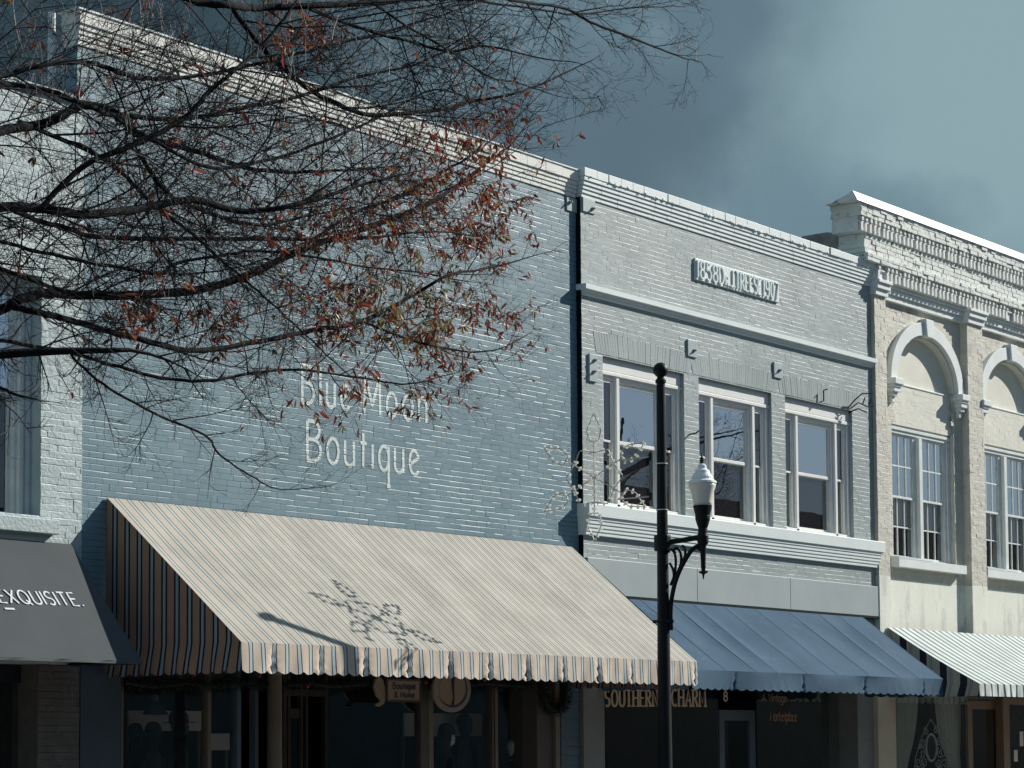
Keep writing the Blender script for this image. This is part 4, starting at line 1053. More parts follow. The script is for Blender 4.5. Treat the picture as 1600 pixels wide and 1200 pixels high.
lan = lath('lantern_cup', [(.010, 890), (.030, 888), (.032, 880), (.045, 852), (.062, 851), (.075, 848), (.075, 838), (.066, 834), (.060, 826), (.080, 819), (.098, 812), (.10, 808), (.098, 806), (.122, 794), (.128, 791), (.02, 791)][0:], 'iron')
b = MB(); c_ = Vector((LC.x, LC.y, lz(895)))
b.tube([c_ + Vector((0, 0, .08)), c_ - Vector((0, 0, .08))], [.035, .006], 6)
for k in range(6):
    a = PI * k / 3; b.tube([c_, c_ + Vector((math.cos(a) * .055, math.sin(a) * .055, .01))], [.03, .008], 5)
b.build('drop_finial', M['iron'], lamp)
gl_ = lath('lamp_globe', [(.118, 791), (.125, 785), (.145, 772), (.178, 761), (.182, 758), (.17, 757)], 'lampglass', True)
lath('lamp_cap', [(.17, 757.5), (.192, 756), (.188, 753), (.145, 750), (.140, 746), (.105, 740), (.095, 736), (.060, 733), (.055, 728), (.03, 725.5), (.005, 725)], 'lampwhite', False, par=lamp)
lath('cap_finial', [(.012, 725), (.014, 722), (.028, 721), (.028, 719.5), (.012, 718.5), (.022, 716), (.01, 713), (.003, 709)], 'iron', n=10)

# ================================================================== snowflake of light bulbs hung on the pole
FD = Vector((-.30, .954, 0)); fc = Vector((LXp - .05, LYp + .97, 0)); fz = at(938, 747, fc.y).z; fc.z = fz
fl = thing('snowflake_decoration', 'wire snowflake strung with unlit white bulbs clamped to the lamp post', 'decoration', tuple(fc))
RF = .80
def fp(x, y, d=0): return fc + FD * (-x * RF * .95) + Vector((0, 0, y * RF)) + Vector((.954, .30, 0)) * d
def pol(r, a): return (r * math.cos(math.radians(a)), r * math.sin(math.radians(a)))
fr = MB(); bl = []
paths = []
for k in range(6):
    a = 90 + 60 * k
    paths.append([pol(.0, a), pol(.56, a)])
    paths.append([pol(.48, a - 29), pol(.42, a - 16), pol(.385, a), pol(.42, a + 16), pol(.48, a + 29)])
    ux, uy = pol(1, a); vx, vy = -uy, ux
    loop = [(.56, 0), (.565, -.07), (.64, -.10), (.74, -.115), (.86, -.06), (.98, -.008), (.98, .008), (.86, .06), (.74, .115), (.64, .10), (.565, .07), (.56, 0)]
    paths.append([(r * ux + w_ * vx, r * uy + w_ * vy) for r, w_ in loop])
R = random.Random(4)
for pth in paths:
    c3 = curve([fp(*q) for q in pth], 0); fr.tube(c3, .0068, 5)
    acc = .03
    for a, c in zip(c3, c3[1:]):
        acc += (c - a).length
        if acc > .078: acc = 0; bl.append((c, (c - a).normalized()))
for x, y0, y1 in ((.42, .24, .27), (.40, -.36, -.34)): fr.tube([fp(x, y0), fp(.95, y1)], .009, 5)
fr.build('wire_frame', M['wire'], fl)
b = MB()
for py, y in ((725, .27), (797, -.34)):
    q = fp(.95, y); b.tube([q + Vector((0, 0, -.05)), q + Vector((0, 0, .05))], .02, 6)
b.build('clamp', M['iron'], fl)
b = MB(); b.lathe([(.008, -.032), (.013, -.024), (.013, -.005), (.017, .0), (.019, .014), (.012, .029), (.003, .034)], (0, 0, 0), 8)
o = b.build('bulb', M['bulb'], None, True); first = True
if len(bl) > 100: bl = bl[::2] if len(bl) > 190 else R.sample(bl, 100)
for p, d in bl:
    q = o if first else o.copy()
    if not first: C.objects.link(q)
    first = False
    q.parent = fl; q.location = p - fc + Vector((.954, .3, 0)) * R.uniform(-.008, .012)
    dd = (d.cross(Vector((.954, .3, 0))) * R.choice((-1, 1)) + Vector((R.uniform(-.4, .4), R.uniform(-.4, .4), R.uniform(-.4, .4)))).normalized()
    q.rotation_euler = dd.to_track_quat('Z', 'Y').to_euler()

# ================================================================== bare tree with the last red leaves
TX, TY = 5.6, -9.6
tree = thing('bare_tree', 'nearly bare tree with dark spreading limbs and red leaves before the blue wall', 'tree', (TX, TY, 0))
R = random.Random(17)
# main limbs: sight lines (px,py), thickness in photo pixels at start and end, distance-from-wall at start and end
limbs = [
 ([(-60, 520), (0, 485), (30, 468), (75, 458), (150, 462), (260, 458), (320, 450), (400, 425), (470, 390), (560, 360), (640, 330), (700, 300), (760, 255), (800, 225)], 15, 2.5, -9.2, -8.0),
 ([(20, 480), (60, 488), (110, 500), (170, 518), (240, 535), (300, 548), (400, 535), (480, 518), (560, 503), (640, 465), (700, 430), (760, 420), (815, 405)], 10, 2.0, -9.2, -8.4),
 ([(-60, 345), (0, 325), (60, 325), (130, 335), (220, 325), (300, 312), (380, 330), (470, 318), (560, 290), (640, 270)], 15, 2.5, -9.6, -9.8),
 ([(20, 328), (60, 345), (100, 355), (150, 370), (300, 373), (400, 372), (500, 375), (590, 370), (680, 362), (760, 372)], 8, 1.8, -9.6, -8.0),
 ([(-60, 230), (0, 205), (60, 195), (90, 185), (130, 165), (180, 175), (215, 210), (300, 235), (400, 265), (500, 268), (600, 262)], 15, 2.2, -9.9, -9.0),
 ([(-60, 130), (0, 120), (50, 105), (100, 97), (150, 100), (200, 118), (260, 123), (330, 115), (400, 100), (480, 80), (600, 50), (700, 20), (780, -10)], 8, 2.0, -10.2, -9.4),
 ([(-60, 115), (0, 130), (60, 138), (150, 170), (180, 180), (290, 185), (380, 168), (470, 150), (560, 120), (650, 100), (740, 60)], 9, 2.0, -10.0, -9.4),
 ([(330, -30), (400, 62), (450, 112), (500, 150), (575, 179), (640, 176), (692, 170), (740, 158), (800, 147), (860, 125), (930, 92)], 8, 1.5, -9.8, -9.0),
 ([(220, -40), (300, 0), (360, 8), (400, 12), (500, 8), (620, 0), (700, -20)], 12, 7, -10.4, -10.0),
 ([(470, 8), (530, 33), (600, 55), (640, 65), (700, 80), (760, 72), (840, 90), (905, 98)], 5, 1.4, -10.1, -9.4),
 ([(-40, 405), (0, 420), (75, 447), (112, 457), (170, 461)], 7, 5, -9.4, -9.2),
 ([(-40, 365), (0, 377), (100, 402), (200, 420), (250, 427), (275, 412), (340, 400), (400, 392), (480, 400), (560, 415), (650, 425), (730, 440)], 6, 1.6, -9.0, -8.4),
 ([(-40, 525), (0, 532), (112, 552), (175, 570), (250, 590), (325, 595), (400, 582), (470, 578), (560, 590), (640, 600), (700, 585)], 6, 1.6, -9.0, -8.2),
 ([(-40, 590), (0, 605), (30, 618), (75, 628)], 6, 1.5, -8.8, -8.6),
 ([(110, 555), (160, 600), (240, 645), (320, 680), (345, 712), (400, 748), (440, 765), (515, 760)], 4, 1.0, -8.8, -8.4),
 ([(550, -20), (620, 30), (700, 78), (760, 118), (810, 130), (870, 150)], 4, 1.2, -10.0, -9.2),
 ([(620, -30), (700, -5), (800, 8), (900, 22), (990, 12), (1070, 10)], 4, 1.1, -10.2, -9.2),
 ([(700, -40), (790, -2), (880, 12), (930, 38), (1000, 64), (1060, 88), (1095, 97)], 5, 1.2, -10.2, -9.2),
 ([(30, 190), (90, 215), (140, 235), (190, 270), (240, 320), (300, 365), (350, 410), (420, 470), (500, 545), (560, 600)], 7, 1.2, -9.7, -8.6),
 ([(180, 185), (250, 225), (330, 262), (420, 250), (520, 215), (600, 180), (680, 140), (760, 165)], 6, 1.5, -9.8, -9.2),
 ([(215, 235), (260, 300), (320, 330), (400, 352), (470, 340)], 7, 4, -9.7, -8.9),
 ([(60, 330), (130, 260), (200, 230), (280, 190), (330, 140), (400, 80), (450, 20), (480, -30)], 9, 2, -9.9, -10.3),
 ([(480, 380), (560, 330), (620, 310), (690, 270), (740, 240), (800, 190), (850, 140)], 5, 1.2, -8.9, -8.0),
 ([(560, 500), (640, 530), (700, 545), (770, 548), (830, 520)], 4, 1.2, -8.5, -8.0),
]
def rpx(px, P): return px * .5 * proj(P)[2] / FOC
segs = MB()
trunk_top = Vector((TX + .1, TY + .15, 2.6))
# trunk and leaders
b = MB(); lead = curve([(TX, TY, -.1), (TX + .03, TY + .02, .8), (TX - .02, TY + .08, 1.8), tuple(trunk_top), (TX + .0, TY + .3, 3.6), (TX + .15, TY + .2, 4.8), (TX + .05, TY + .1, 6.2), (TX + .3, TY - .1, 7.6), (TX + .5, TY - .2, 8.8)], 0)
n = len(lead); b.tube(lead, [max(.02, .21 * (1 - .9 * k / n) + (.10 if k < 3 else 0) * (1 - k / 3)) for k in range(n)], 14); b.build('trunk', M['bark'], tree, smooth=True)
branches = []                                             # (path, radii)
for pts, t0, t1, y0, y1 in limbs:
    P = []
    for k, (px, py) in enumerate(pts):
        f = k / (len(pts) - 1); P.append(at(px, py, y0 + (y1 - y0) * f + .10 * math.sin(k * .9 + py)))
    P = curve(P, 0)
    P = [p + Vector((R.gauss(0, .0022), R.gauss(0, .004), R.gauss(0, .0022))) for p in P]
    rr = [rpx(1.08 * (t0 + (t1 - t0) * (k / (len(P) - 1)) ** 1.9), P[k]) for k in range(len(P))]
    if pts[0][0] < 0:                                     # runs on to the trunk outside the picture
        s0 = P[0]; zt_ = max(2.2, min(7.5, s0.z - .55)); k_ = min(range(n), key=lambda q: abs(lead[q].z - zt_)); q0 = lead[k_]
        ext = curve([q0, q0.lerp(s0, .5) + Vector((0, 0, -.06)), s0], 0)[:-1]
        P = ext + P; rr = [rr[0] * (1.35 - .35 * k / len(ext)) for k in range(len(ext))] + rr
    branches.append((P, rr))
for P, rr in branches:
    b = MB(); b.tube(P, rr, 7); b.build('limb', M['bark_limb'], tree, smooth=True)
# more limbs on the far side of the crown, out of the picture
for k in range(9):
    a = math.radians(120 + 26 * k + R.uniform(-8, 8)); q0 = lead[R.randrange(18, n - 6)]
    l_ = R.uniform(2.6, 4.2); d = Vector((math.cos(a), math.sin(a), .35))
    P = curve([q0, q0 + d * l_ * .35 + Vector((0, 0, .15)), q0 + d * l_ * .7 + Vector((0, 0, .1)), q0 + d * l_ + Vector((0, 0, -.1))], 0)
    b = MB(); b.tube(P, [.06 * (1 - .85 * j / len(P)) for j in range(len(P))], 6); b.build('limb', M['bark_limb'], tree, smooth=True)
    branches.append((P, [.05 * (1 - .8 * j / len(P)) for j in range(len(P))]))

tw = MB(); tips = []
def leafw(P):
    px, py, z = proj(P)
    def e(cx, cy, rx, ry): return math.exp(-(((px - cx) / rx) ** 2 + ((py - cy) / ry) ** 2))
    return min(1, .30 * e(715, 320, 115, 95) + .85 * e(700, 515, 90, 65) + .5 * e(540, 480, 70, 45) + .6 * e(590, 625, 100, 40) + .5 * e(770, 300, 60, 90) + .5 * e(460, 40, 40, 45) + .12 * e(520, 360, 90, 70) + .25 * e(210, 500, 50, 30) + .3 * e(340, 510, 40, 30) + .025 * e(300, 250, 400, 250))
def grow(p, d, length, r, lvl):
    """a twig: bends, tapers, forks"""
    nseg = 5 if lvl < 2 else 4 if lvl == 2 else 3
    pts = [p]; q = p.copy(); dd = d.copy()
    bend = Vector((R.gauss(0, .13), R.gauss(0, .13), R.gauss(.05, .13)))
    for k in range(nseg):
        dd = (dd + bend * .6 + Vector((R.gauss(0, .05), R.gauss(0, .05), R.gauss(0, .05)))).normalized()
        q = q + dd * (length / nseg); pts.append(q.copy())
    rad = [max(.0010, r * (1 - .72 * k / nseg)) for k in range(nseg + 1)]
    tw.tube(pts, rad, 3 if lvl >= 2 else 4)
    if lvl < 4:
        m_ = {1: 6, 2: 4, 3: 2}[lvl]; side = R.choice((-1, 1))
        for k in range(m_):
            f = R.uniform(.18, .98) if lvl < 3 else R.uniform(.25, .95); j = min(nseg - 1, int(f * nseg)); pp = pts[j].lerp(pts[j + 1], f * nseg - j)
            ax = (pts[j + 1] - pts[j]).normalized()
            side = -side
            pr = (FWD + Vector((R.gauss(0, .5), R.gauss(0, .5), R.gauss(0, .5)))).normalized()
            sd = ax.cross(pr).normalized() * side
            an = math.radians(R.uniform(20, 50)); nd = (ax * math.cos(an) + sd * math.sin(an) + Vector((0, 0, .05))).normalized()
            L_ = length * R.uniform(.32, .62) * (1.1 - .4 * f)
            if L_ > .045: grow(pp, nd, L_, max(.0012, r * .55), lvl + 1)
    tips.append((pts[-1], dd)); 
    if lvl >= 2: tips.append((pts[len(pts) // 2], dd)); tips.append((pts[-2], dd))
for bi, (P, rr) in enumerate(branches):
    acc = 0; tot = sum((c - a).length for a, c in zip(P, P[1:])); nxt = R.uniform(.1, .25); side = 1; run = 0
    hidden = bi >= len(limbs)
    for j in range(1, len(P)):
        run += (P[j] - P[j - 1]).length; ppx = proj(P[j])[0]
        if run < nxt: continue
        dens = .115 if ppx < 420 else .14 if ppx < 720 else .21
        if hidden: dens = .4
        nxt = run + dens * R.uniform(.6, 1.4)
        if rr[j] > .035 and R.random() < .4: continue
        ax = (P[j] - P[j - 1]).normalized(); side = -side
        pr = (FWD + Vector((R.gauss(0, .6), R.gauss(0, .6), R.gauss(0, .6)))).normalized()
        sd = ax.cross(pr).normalized() * side; an = math.radians(R.uniform(22, 55))
        nd = (ax * math.cos(an) + sd * math.sin(an)).normalized()
        f = run / tot
        L_ = R.uniform(.5, 1.45) * (1.15 - .55 * f)
        py_ = proj(P[j])[1]
        if py_ > 480 and nd.z < 0: L_ *= .7
        if py_ > 590: L_ *= .45
        if ppx > 700: L_ *= .6
        grow(P[j], nd, L_, min(rr[j] * .6, R.uniform(.0035, .0075)), 1 if L_ > .4 else 2)
    grow(P[-1], (P[-1] - P[-2]).normalized(), .4, rr[-1], 2)
tw.build('twigs', M['twig'], tree)
# leaves: small folded blades hanging from the twig ends, three autumn colours
LM = [pm('red_leaf', (.30, .07, .045), (.15, .04, .03), 9, .42, spec=.5), pm('rust_leaf', (.33, .145, .06), (.18, .075, .04), 9, .42), pm('olive_leaf', (.26, .24, .08), (.14, .14, .055), 9, .45)]
for mt in LM:                                             # thin blades let some sun through
    n = mt.node_tree.nodes; l = mt.node_tree.links; tr = n.new('ShaderNodeBsdfTranslucent'); mx = n.new('ShaderNodeMixShader'); mx.inputs[0].default_value = .45
    p_ = n['Principled BSDF']; l.new(p_.inputs['Base Color'].links[0].from_socket, tr.inputs['Color'])
    l.new(p_.outputs[0], mx.inputs[1]); l.new(tr.outputs[0], mx.inputs[2]); l.new(mx.outputs[0], n['Material Output'].inputs[0])
lf = MB(); lmat = []
def leaf(p, d, L_, w_):
    d = d.normalized(); s_ = d.cross(Vector((R.gauss(0, 1), R.gauss(0, 1), R.gauss(0, 1)))).normalized(); nn = d.cross(s_)
    i = len(lf.v); cv = R.uniform(-.22, .25) * L_
    for t, w in ((0, .12), (.25, .75), (.55, 1), (.82, .6), (1, .06)):
        c = p + d * (L_ * t) + nn * (cv * t * t); hw = w_ * w * .5
        lf.v += [tuple(c - s_ * hw + nn * hw * .45), tuple(c), tuple(c + s_ * hw + nn * hw * .45)]
    for j in range(4):
        a = i + 3 * j; lf.f += [(a, a + 1, a + 4, a + 3), (a + 1, a + 2, a + 5, a + 4)]
    px, py, z = proj(p)
    g_ = max(0, 1 - (((px - 640) / 130) ** 2 + ((py - 470) / 110) ** 2)) * .35
    k = R.random(); mi = 2 if k < .10 + g_ else 1 if k < .42 + g_ else 0
    lmat.extend([mi] * 8)
for p, d in tips:
    wgt = leafw(p)
    if R.random() < wgt * .42:
        for k in range(R.choice((1, 1, 2, 2, 3))):
            dd = (d * .35 + Vector((R.gauss(0, .55), R.gauss(0, .55), R.gauss(-.75, .45))))
            leaf(p + Vector((R.gauss(0, .012), R.gauss(0, .012), R.gauss(0, .012))), dd, R.uniform(.036, .088), R.uniform(.012, .026))
lo_ = lf.build('leaves', LM[0], tree)
for mt in LM[1:]: lo_.data.materials.append(mt)
lo_.data.polygons.foreach_set('material_index', lmat)
print('twig faces', len(tw.f), 'leaves', len(lmat) // 8, 'bulbs', len(bl))

# ================================================================== things in and under the shopfronts
def pan(px, py, Y): return at(px, py, Y)
# hanging signs of the blue shop
p = pan(629, 1080, .0)
sg = thing('hanging_sign', 'rectangular tan sign lettered Boutique & Home hanging under the tan awning', 'sign', (p.x, 0, p.z))
a, c = pan(604, 1080, 0), pan(654, 1080, 0); zt_, zb2_ = pan(629, 1063.5, 0).z, pan(629, 1094.5, 0).z
b = MB(); b.box(a.x, c.x, -.02, .02, zb2_, zt_); b.build('board', M['signtan'], sg, bevel=.006)
b = MB()
for e in ((a.x - .015, c.x + .015, zt_ + .001, zt_ + .02), (a.x - .015, c.x + .015, zb2_ - .02, zb2_ - .001), (a.x - .02, a.x - .001, zb2_ - .001, zt_ + .001), (c.x + .001, c.x + .02, zb2_ - .001, zt_ + .001)): b.box(e[0], e[1], -.03, .025, e[2], e[3])
b.build('frame', M['brownpier'], sg)
b = MB(); hh_ = zt_ - zb2_; ww_ = c.x - a.x
letters(b, 'Boutique', ww_ * .70, hh_ * .30, .017, lambda u, v, d: (a.x + ww_ * .16 + u, -.021 - d, zb2_ + hh_ * .58 + v), track=.22, depth=.002)
letters(b, '& Home', ww_ * .62, hh_ * .30, .017, lambda u, v, d: (a.x + ww_ * .21 + u, -.021 - d, zb2_ + hh_ * .14 + v), track=.22, depth=.002)
b.build('lettering', M['signink'], sg)
b = MB()
for x in (a.x + .06, c.x - .06): b.tube([(x, 0, zt_), (x, 0, zt_ + .32)], .006, 5)
b.build('chain', M['iron'], sg)
p = pan(591, 1080, .02)
sg = thing('shaped_sign', 'leaf shaped tan board hanging left of the lettered sign', 'sign', (p.x, .02, p.z))
def spx(px, py, Y): q = pan(px, py, Y); return (q.x, q.z)
out_ = [spx(x, y, .02) for x, y in ((583, 1072), (585, 1063), (590, 1056), (597, 1062), (600, 1075), (601, 1090), (599, 1099), (592, 1104), (585, 1102), (586, 1099), (591, 1098), (593, 1093), (587, 1087))][::-1]
b = MB(); b.prism(out_, lambda u, v, d: (u, d, v), 0.0, .035); b.build('board', M['signtan'], sg, bevel=.004)
b = MB(); b.tube([(p.x, .02, p.z + .1), (p.x, .02, p.z + .62)], .006, 5); b.build('chain', M['iron'], sg)
p = pan(705, 1077, .0)
sg = thing('round_sign', 'round tan sign with dark crescent hanging under the tan awning', 'sign', (p.x, 0, p.z))
ra = (pan(735, 1080, 0).x - pan(676, 1080, 0).x) / 2; rz_ = p.z - pan(705, 1113, 0).z
rr_ = (ra + rz_) / 2
def disc(mb, r, y0, y1, cx=p.x, cz=p.z, sx=1, n=40, kx=ra, kz=rz_): mb.prism([(cx + kx * r * sx * math.cos(-2 * PI * k / n), cz + kz * r * math.sin(-2 * PI * k / n)) for k in range(n)], lambda u, v, d: (u, d, v), y0, y1)
b = MB(); disc(b, 1, -.02, .02); b.build('board', M['signpale'], sg, bevel=.004)
b = MB(); disc(b, .70, -.024, -.0205); b.build('moon_disc', M['signtan'], sg)
b = MB(); pts = [(p.x + ra * .76 * math.cos(t), p.z + rz_ * .76 * math.sin(t)) for t in [math.radians(-150 + 200 * k / 30) for k in range(31)]]
wi = [.0] * 31
i0 = len(b.v)
for k, t in enumerate([math.radians(-160 + 215 * k / 30) for k in range(31)]):
    w_ = .12 * math.sin(PI * k / 30); r0, r1 = .80, .80 - w_ - .01
    b.v += [(p.x + ra * r0 * math.cos(t), -.026, p.z + rz_ * r0 * math.sin(t)), (p.x + ra * r1 * math.cos(t), -.026, p.z + rz_ * r1 * math.sin(t))]
    if k: j = i0 + 2 * k; b.f.append((j - 2, j, j + 1, j - 1))
b.tube([(p.x + .01, -.03, p.z + rz_ * .55), (p.x - .005, -.03, p.z + .1), (p.x + .02, -.03, p.z - .12), (p.x - .01, -.03, p.z - rz_ * .72)], [.03, .022, .012, .018], 6)
b.build('crescent', M['signink'], sg)
b = MB()
for x in (-.12, .12): b.tube([(p.x + x, 0, p.z + rz_ * .9), (p.x + x, 0, p.z + rz_ + .22)], .006, 5)
b.build('chain', M['iron'], sg)
# pine wreath and garland
def pine(mb, path, r, n, R, l_=.07):
    for k in range(n):
        t = R.random() * (len(path) - 1); j = int(t); q = path[j].lerp(path[min(j + 1, len(path) - 1)], t - j)
        d = Vector((R.gauss(0, 1), R.gauss(0, 1), R.gauss(0, 1))).normalized()
        s_ = q + d * r * R.random() ** .5; e = s_ + (d + Vector((R.gauss(0, .6), R.gauss(0, .6), R.gauss(0, .6)))).normalized() * l_
        w_ = d.orthogonal().normalized() * .006; i = len(mb.v); mb.v += [tuple(s_ - w_), tuple(s_ + w_), tuple(e)]; mb.f.append((i, i + 1, i + 2))
R2 = random.Random(31)
p = pan(867, 1078, -.06); wr = thing('wreath', 'dark pine wreath hung on the brown pier beside the gray building', 'wreath', (p.x, -.06, p.z))
path = [p + Vector((.26 * math.cos(2 * PI * k / 24), 0, .28 * math.sin(2 * PI * k / 24))) for k in range(25)]
b = MB(); b.tube(path, .035, 6); pine(b, path, .10, 2600, R2); b.build('pine_ring', M['pine'], wr)
b = MB(); b.ball(p + Vector((-.24, -.1, .2)), .03, 8, 6); b.ball(p + Vector((-.2, -.11, .24)), .026, 8, 6); b.build('berries', M['berry'], wr)
path = [pan(195 + 24 * k, 1066 + 6 * abs(math.sin(k * .8)), .12) for k in range(28)]
ga = thing('garland', 'dark pine garland looped along the shop header under the tan awning', 'garland', tuple(path[0]))
b = MB(); b.tube(path, .03, 5); pine(b, path, .10, 5200, R2, .075); b.build('pine_rope', M['pine'], ga)
b = MB()
for px, py in ((405, 1056), (303, 1054), (757, 1062), (665, 1066), (480, 1072)): b.ball(pan(px, py, .0), .028, 8, 6)
b.build('berries', M['berry'], ga)
# pendant lamp, display panels
p = pan(242, 1100, 1.2); pl2 = thing('pendant_lamp', 'small conical pendant lamp inside the left shop window of the blue building', 'lamp', tuple(p))
b = MB(); b.lathe([(.17, -.13), (.03, .04), (.045, .05), (.045, .10), (.01, .11)], tuple(p), 18); b.build('shade', M['bluesiding'], pl2)
b = MB(); b.tube([p + Vector((0, 0, .1)), p + Vector((0, 0, .8))], .006, 5); b.build('cord', M['iron'], pl2)
def panel(pxa, pxb, pya, pyb, Y, label, g=None):
    a = pan(pxa, pya, Y); c = pan(pxb, pyb, Y); t = thing('display_panel', label, 'display panel', ((a.x + c.x) / 2, Y, 0), g)
    b = MB(); b.box(a.x, c.x, Y, Y + .03, c.z, a.z); b.build('board', M['panel'], t, bevel=.004)
    b = MB(); b.box(a.x, a.x + .04, Y + .031, Y + .07, .03, a.z - .05); b.box(c.x - .04, c.x, Y + .031, Y + .07, .03, a.z - .05); b.build('leg', M['brownpier'], t)
panel(201, 316, 1110, 1142, 1.25, 'pale display board behind dark hatted mannequins in the leftmost shop window')
panel(632, 754, 1114, 1150, 1.25, 'pale display board below the round hanging sign')
panel(330, 359, 1146, 1172, 1.2, 'small pale display board right of the leftmost window post')
# shop mannequins: torso, neck, head with face, clothes
def mannequin(px, py, Y, label, skin='manskin', coat='cloth', hat=None, turn=0.0, scale=1.0, bald=False):
    """py = picture height of the crown of the head"""
    top = pan(px, py, Y); H_ = top.z
    t = thing('mannequin', label, 'mannequin', (top.x, Y, 0), 'shop window mannequins')
    S = scale
    def ringz(mb, secs, n=18):
        i = len(mb.v)
        for z, rx, ry, ox, oy in secs:
            for k in range(n):
                a = 2 * PI * k / n; x, y = rx * math.cos(a) + ox, ry * math.sin(a) + oy
                mb.v.append((top.x + (x * math.cos(turn) - y * math.sin(turn)) * S, Y + (x * math.sin(turn) + y * math.cos(turn)) * S, H_ + z * S))
        for j in range(len(secs) - 1):
            for k in range(n): k2 = (k + 1) % n; mb.f.append((i + j * n + k, i + j * n + k2, i + (j + 1) * n + k2, i + (j + 1) * n + k))
        mb.f.append(tuple(i + k for k in range(n))[::-1]); mb.f.append(tuple(i + (len(secs) - 1) * n + k for k in range(n)))
    b = MB()                                              # head and neck in one surface, face towards -y
    ringz(b, [(-.34, .075, .07, 0, .02), (-.30, .055, .058, 0, .02), (-.26, .052, .056, 0, .015), (-.235, .05, .062, 0, -.012), (-.22, .056, .078, 0, -.018), (-.19, .064, .090, 0, -.012), (-.16, .070, .094, 0, -.006), (-.13, .073, .095, 0, .0), (-.10, .075, .096, 0, .004), (-.06, .073, .094, 0, .008), (-.03, .060, .078, 0, .01), (-.01, .036, .046, 0, .01), (0, .008, .01, 0, .01)])
    def loc(x, y, z): return (top.x + (x * math.cos(turn) - y * math.sin(turn)) * S, Y + (x * math.sin(turn) + y * math.cos(turn)) * S, H_ + z * S)
    i = len(b.v); b.v += [loc(0, -.088, -.115), loc(-.014, -.092, -.160), loc(.014, -.092, -.160), loc(0, -.118, -.157), loc(0, -.096, -.168)]
    b.f += [(i, i + 1, i + 3), (i, i + 3, i + 2), (i + 1, i + 4, i + 3), (i + 3, i + 4, i + 2)]
    b.ball(loc(0, -.096, -.186), .017 * S, 8, 5, (1.3, .5, .4))
    for sx in (-1, 1): b.ball(loc(sx * .028, -.086, -.122), .012 * S, 8, 5, (1.2, .5, .6)); b.ball(loc(sx * .076, .0, -.135), .022 * S, 8, 5, (.35, .6, 1))
    b.build('head', M[skin], t, smooth=True)
    b = MB()
    ringz(b, [(-.95, .17, .12, 0, .03), (-.75, .15, .105, 0, .03), (-.55, .18, .12, 0, .03), (-.42, .205, .105, 0, .03), (-.36, .15, .08, 0, .03), (-.315, .085, .075, 0, .02), (-.275, .07, .07, 0, .018)])
    for sx in (-1, 1):
        sh = Vector(loc(sx * .19, .03, -.41)); el = Vector(loc(sx * .25, .06, -.68)); wr_ = Vector(loc(sx * .22, -.06, -.90)); b.tube([sh, el, wr_], [.06 * S, .05 * S, .035 * S], 10)
    b.build('coat', M[coat], t, smooth=True)
    b = MB(); b.tube([(top.x, Y + .02, .03), (top.x, Y + .02, H_ - .9 * S)], .02, 8); b.lathe([(.16, .03), (.16, .045), (.02, .055)], (top.x, Y + .02, 0), 16); b.build('stand', M['iron'], t)
    if hat:
        b = MB(); ringz(b, [(-.115, .086, .106, 0, .006), (-.09, .090, .110, 0, .006), (-.03, .082, .102, 0, .008), (.02, .055, .07, 0, .01), (.035, .02, .025, 0, .01)])
        if hat == 'brim': ringz(b, [(-.112, .15, .17, 0, .0), (-.104, .15, .17, 0, .0)], 24)
        if hat == 'hair': ringz(b, [(-.34, .11, .07, 0, .05), (-.22, .105, .09, 0, .04), (-.10, .092, .10, 0, .022)])
        h_ = b.build('hair' if hat == 'hair' else 'hat', M[coat], t, smooth=True)
        if hat == 'brim':
            b = MB(); ringz(b, [(-.103, .0885, .1085, 0, .006), (-.085, .0915, .1115, 0, .006)]); b.build('band', M['hatband'], h_)
mannequin(280, 1113, .95, 'dark mannequin with red banded brimmed hat before the leftmost display board', 'cloth2', 'cloth', 'brim', .5, 1.15)
mannequin(240, 1132, .80, 'short dark hooded mannequin left of the red banded one', 'cloth2', 'cloth2', 'cap', .2, 1.0)
mannequin(212, 1134, 1.0, 'dark hooded mannequin at the left end of the leftmost shop window', 'cloth2', 'cloth', 'cap', -.2, 1.0)
mannequin(698, 1134, .47, 'mannequin with dark hair and pale face below the round sign', 'manskin', 'cloth', 'hair', 1.0, 1.1)
mannequin(726, 1119, 1.0, 'tall dark mannequin in a rounded hat below the round sign', 'cloth2', 'cloth2', 'cap', .4, 1.1)
mannequin(804, 1155, .47, 'bald pale mannequin in a dark top beside the brown pier', 'manskin2', 'cloth', None, .9, 1.12)
# cream shop: curtains, white scroll iron mirror, cards in the door window
def curtain(px, label, Y=.55, flip=1):
    a = X0(px[0], Y); c = X0(px[1], Y); t = thing('curtain', label, 'curtain', ((a + c) / 2, Y, 0))
    b = MB(); ztp = 2.42
    def f(u, v):
        z = 1.02 + (ztp - 1.02) * v
        nar = 1 - .62 * (max(0, 1 - v) ** 2.2)
        x = (a + (c - a) * u * nar) if flip > 0 else (c - (c - a) * (1 - u) * nar)
        return (x, Y + .035 * math.sin(u * 34 + 2 * v), z)
    b.grid(60, 20, f); b.build('cloth', M['curtain'], t, smooth=True)
    b = MB(); b.tube([(a - .05, Y, ztp + .02), (c + .05, Y, ztp + .02)], .014, 6); b.build('rod', M['wood'], t)
    b = MB()
    xe = (a + (c - a) * .40) if flip > 0 else (c - (c - a) * .40)
    x0_, x1_ = (a, xe) if flip > 0 else (xe, c)
    def f2(u, v): return (x0_ + (x1_ - x0_) * u, Y + .03 * math.sin(u * 16), .25 + .79 * v)
    b.grid(30, 6, f2); b.build('tail', M['curtain'], t, smooth=True)
curtain((1400, 1432), 'gray sheer curtain gathered beside the beige pier')
curtain((1464, 1499), 'gray sheer curtain gathered beside the brown wooden door', flip=-1)
